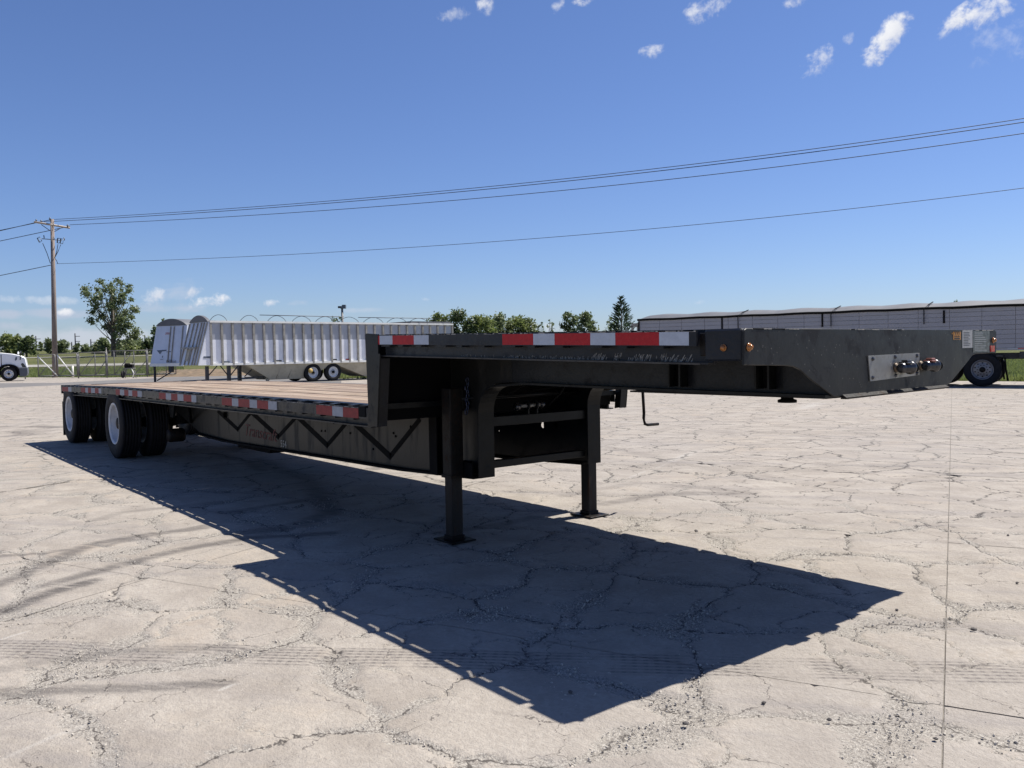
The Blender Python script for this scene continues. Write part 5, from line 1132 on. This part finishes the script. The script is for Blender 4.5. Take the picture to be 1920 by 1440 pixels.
FT = [(15, 664, 628, 16, 'pale green round tree at the left edge above the truck', 'leaf2', 150), (30, 664, 629, 12, 'pale green tree between the edge tree and the dark one', 'leaf2', 148), (50, 666, 631, 15, 'dark green bushy tree right of the truck mirror', 'leafd', 145), (94, 664, 634, 9, 'small tree left of the utility pole in the distance', 'leaf', 165),
      (119, 664, 640, 11, 'round tree just right of the utility pole', 'leaf', 165), (143, 664, 644, 7, 'tiny dark tree around the distant pole', 'leafd', 170), (77, 660, 643, 5, 'tiny pale tree left of the utility pole on the embankment', 'leaf', 190), (186, 664, 641, 12, 'low bush left of the cottonwood trunk', 'leaf', 160), (198, 664, 636, 12, 'bush touching the left of the cottonwood trunk', 'leaf', 158), (228, 665, 640, 14, 'bush right of the cottonwood trunk', 'leafd', 150),
      (258, 665, 640, 16, 'bush left of the hopper trailers under the crown', 'leaf', 155), (278, 665, 636, 14, 'bush at the edge of the hopper trailers', 'leafd', 152), (292, 668, 612, 9, 'tall narrow tree peeking left of the rear hopper trailer', 'leafd', 150), (306, 640, 598, 4, 'tree tip rising over the rear hopper trailer', 'leaf', 150), (160, 664, 648, 10, 'low scrub between pole and cottonwood', 'leaf', 175), (245, 667, 649, 20, 'low hedge under the cottonwood', 'leaf2', 148)]
for i, (cx, by, ty, hw, lb, mt_, dd) in enumerate(FT):
    px_tree('broadleaf_tree', (cx, by), dd, blob_tree(cx, by, ty, hw, 26, 60+i, .36), lb, M[mt_], 'trees beyond the field', per=42, size=.24, trunk_r=.18, limbs=False)
MT = [(826, 588, 26, 'leaf2', 'leftmost bushy tree behind the rear of the ribbed hopper trailer'), (866, 582, 30, 'leafd', 'tallest bushy tree right of the ribbed hopper trailer'), (903, 590, 30, 'leaf2', 'second bushy tree right of the ribbed hopper trailer'), (938, 590, 30, 'leaf', 'middle tree of the row over the raised deck'), (968, 594, 30, 'leaf2', 'yellowish tree of the row over the raised deck'), (992, 596, 24, 'leaf', 'last tree of the dense row over the raised deck'), (1031, 597, 12, 'leaf', 'thin see-through small tree between two larger ones'), (1070, 584, 22, 'leafd', 'round dark tree standing apart over the red and white tape'), (1098, 584, 26, 'leaf', 'broad tree over the middle of the raised deck'), (1015, 603, 9, 'leaf', 'small shrub left of the see-through tree'), (1145, 590, 14, 'leaf2', 'low bushy tree left of the conifer'), (1152, 600, 14, 'leafd', 'dark bush under the conifer'),
      (1790, 560, 14, 'leaf', 'tree tip rising just above the grey tarp')]
for i, (cx, ty, hw, mt_, lb) in enumerate(MT):
    by = 668 if cx < 1500 else 640; dd = 95+random.uniform(-4, 8)
    px_tree('broadleaf_tree', (cx, by), dd if cx < 1500 else 70, blob_tree(cx, by-8, ty, hw, 44 if hw > 15 else 20, 90+i, .25), lb, M[mt_], 'trees behind the yard', per=80 if hw > 15 else 45, size=.14, trunk_r=.2, limbs=hw < 16)
px_tree('broadleaf_tree', (632, 668), 95, [(626, 596, 4), (640, 597, 4), (632, 602, 5), (624, 604, 4)], 'sparse treetop rising over the ribbed hopper trailer beside the floodlight', M['leafd'], 'trees behind the yard', per=60, size=.12, trunk_r=.12)
# conifer
cb = D(1166, 668, 88); con = empty('conifer_tree', (cb.x, cb.y, 0), AZR, 'dark pointed conifer left of the tarped trailer', 'tree'); cm = 88/F_PX; cl = []
hz = lambda py: D(1166, py, 88).z
V = []
for i in range(420):
    t = random.random()**.85; z = hz(556)-(hz(556)-hz(640))*t; rr_ = (2+31*t**.85)*cm*(.55+.6*random.random()); a = random.random()*2*math.pi; tip = Vector((math.cos(a)*rr_, math.sin(a)*rr_, z+rr_*.45)); st = Vector((0, 0, z-rr_*.15)); d = (tip-st)
    for q in range(6):
        f = .35+.65*(q+random.random())/6; p = st+d*f; s_ = .10+.10*random.random(); n = Vector((random.gauss(0, 1), random.gauss(0, 1), random.gauss(0, 1))).normalized(); u_ = d.normalized()*s_*1.6+n*s_*.4; v_ = d.normalized().cross(n)*s_*.4; V += [p-u_*.3, p+v_, p+u_, p-v_]
mb = MB(); mb.add(V, [(4*i, 4*i+1, 4*i+2, 4*i+3) for i in range(len(V)//4)]); mb.build('crown', M['needle'], con)
mb = MB(); mb.tube([(0, 0, 0), (0, 0, hz(558))], .16, 8, r1=.02); mb.build('trunk', M['bark'], con)
# distant poles on the skyline
for (px, yt, yb, dd, arms, lb) in ((68, 630, 655, 230, 1, 'thin distant pole left of the utility pole'), (142, 625, 662, 230, 2, 'thin distant pole with two crossarms right of the utility pole'), (171, 636, 660, 230, 1, 'thin distant pole left of the cottonwood'), (135, 641, 660, 230, 0, 'shortest distant pole beside the tiny dark tree'), (272, 628, 650, 240, 1, 'thin distant pole over the bushes left of the hopper trailer')):
    b3 = D(px, yb, dd); gz = terrain_z(b3.x, b3.y); z1 = D(px, yt, dd).z; mb = MB(); mb.tube([(0, 0, 0), (0, 0, z1-gz)], .16, 6)
    for q in range(arms): mb.box(-.1, 1.3 if arms else 1, -.06, .06, z1-gz-.9-q*1.4, z1-gz-.75-q*1.4)
    o = mb.build('distant_pole', M['wire'], loc=(b3.x, b3.y, gz)); o.rotation_euler = (0, 0, AZR); tag(o, lb, 'pole', 'distant poles on the skyline')
# --- grass tufts (right verge and along the fence) ---------------------------------
def tufts():
    V = []; 
    def put(x, y, z, h):
        for q in range(4):
            a = random.random()*6.28; l = random.uniform(.01, .03); dx, dy = math.cos(a)*h*.4, math.sin(a)*h*.4; b0 = Vector((x+random.uniform(-.06, .06), y+random.uniform(-.06, .06), z)); s_ = Vector((-math.sin(a), math.cos(a), 0))*l; V.extend([b0-s_, b0+s_, b0+Vector((dx, dy, h))])
    for i in range(9000):
        px = random.uniform(1790, 1940); d = random.uniform(32, 75)**1.0; v = c_d+c_r*((px-960)/F_PX); v.z = 0; P_ = CAM+v*d
        e = G(px, 713.5+(px-1797)*.009); 
        if d < (e-CAM).dot(c_d)+.3: continue
        put(P_.x, P_.y, terrain_z(P_.x, P_.y), random.uniform(.08, .28))
    for i in range(9000):
        px = random.uniform(-20, 345); d = random.uniform(69, 95); v = c_d+c_r*((px-960)/F_PX); v.z = 0; P_ = CAM+v*d; e = G(px, 707.6)
        if d < (e-CAM).dot(c_d)+.5: continue
        put(P_.x, P_.y, terrain_z(P_.x, P_.y), random.uniform(.08, .35))
    for i in range(700):
        px = random.uniform(630, 690); d = random.uniform(52, 66); v = c_d+c_r*((px-960)/F_PX); v.z = 0; P_ = CAM+v*d; put(P_.x, P_.y, -.02, random.uniform(.1, .3))
    mb = MB(); mb.add(V, [(3*i, 3*i+1, 3*i+2) for i in range(len(V)//3)])
    return tag(mb.build('grass_tufts', M['leaf2']), 'uneven green grass along the fence and behind the trailers', 'grass', kind='stuff')
tufts()
print('slabs', nslab, 'objects', len(bpy.data.objects))
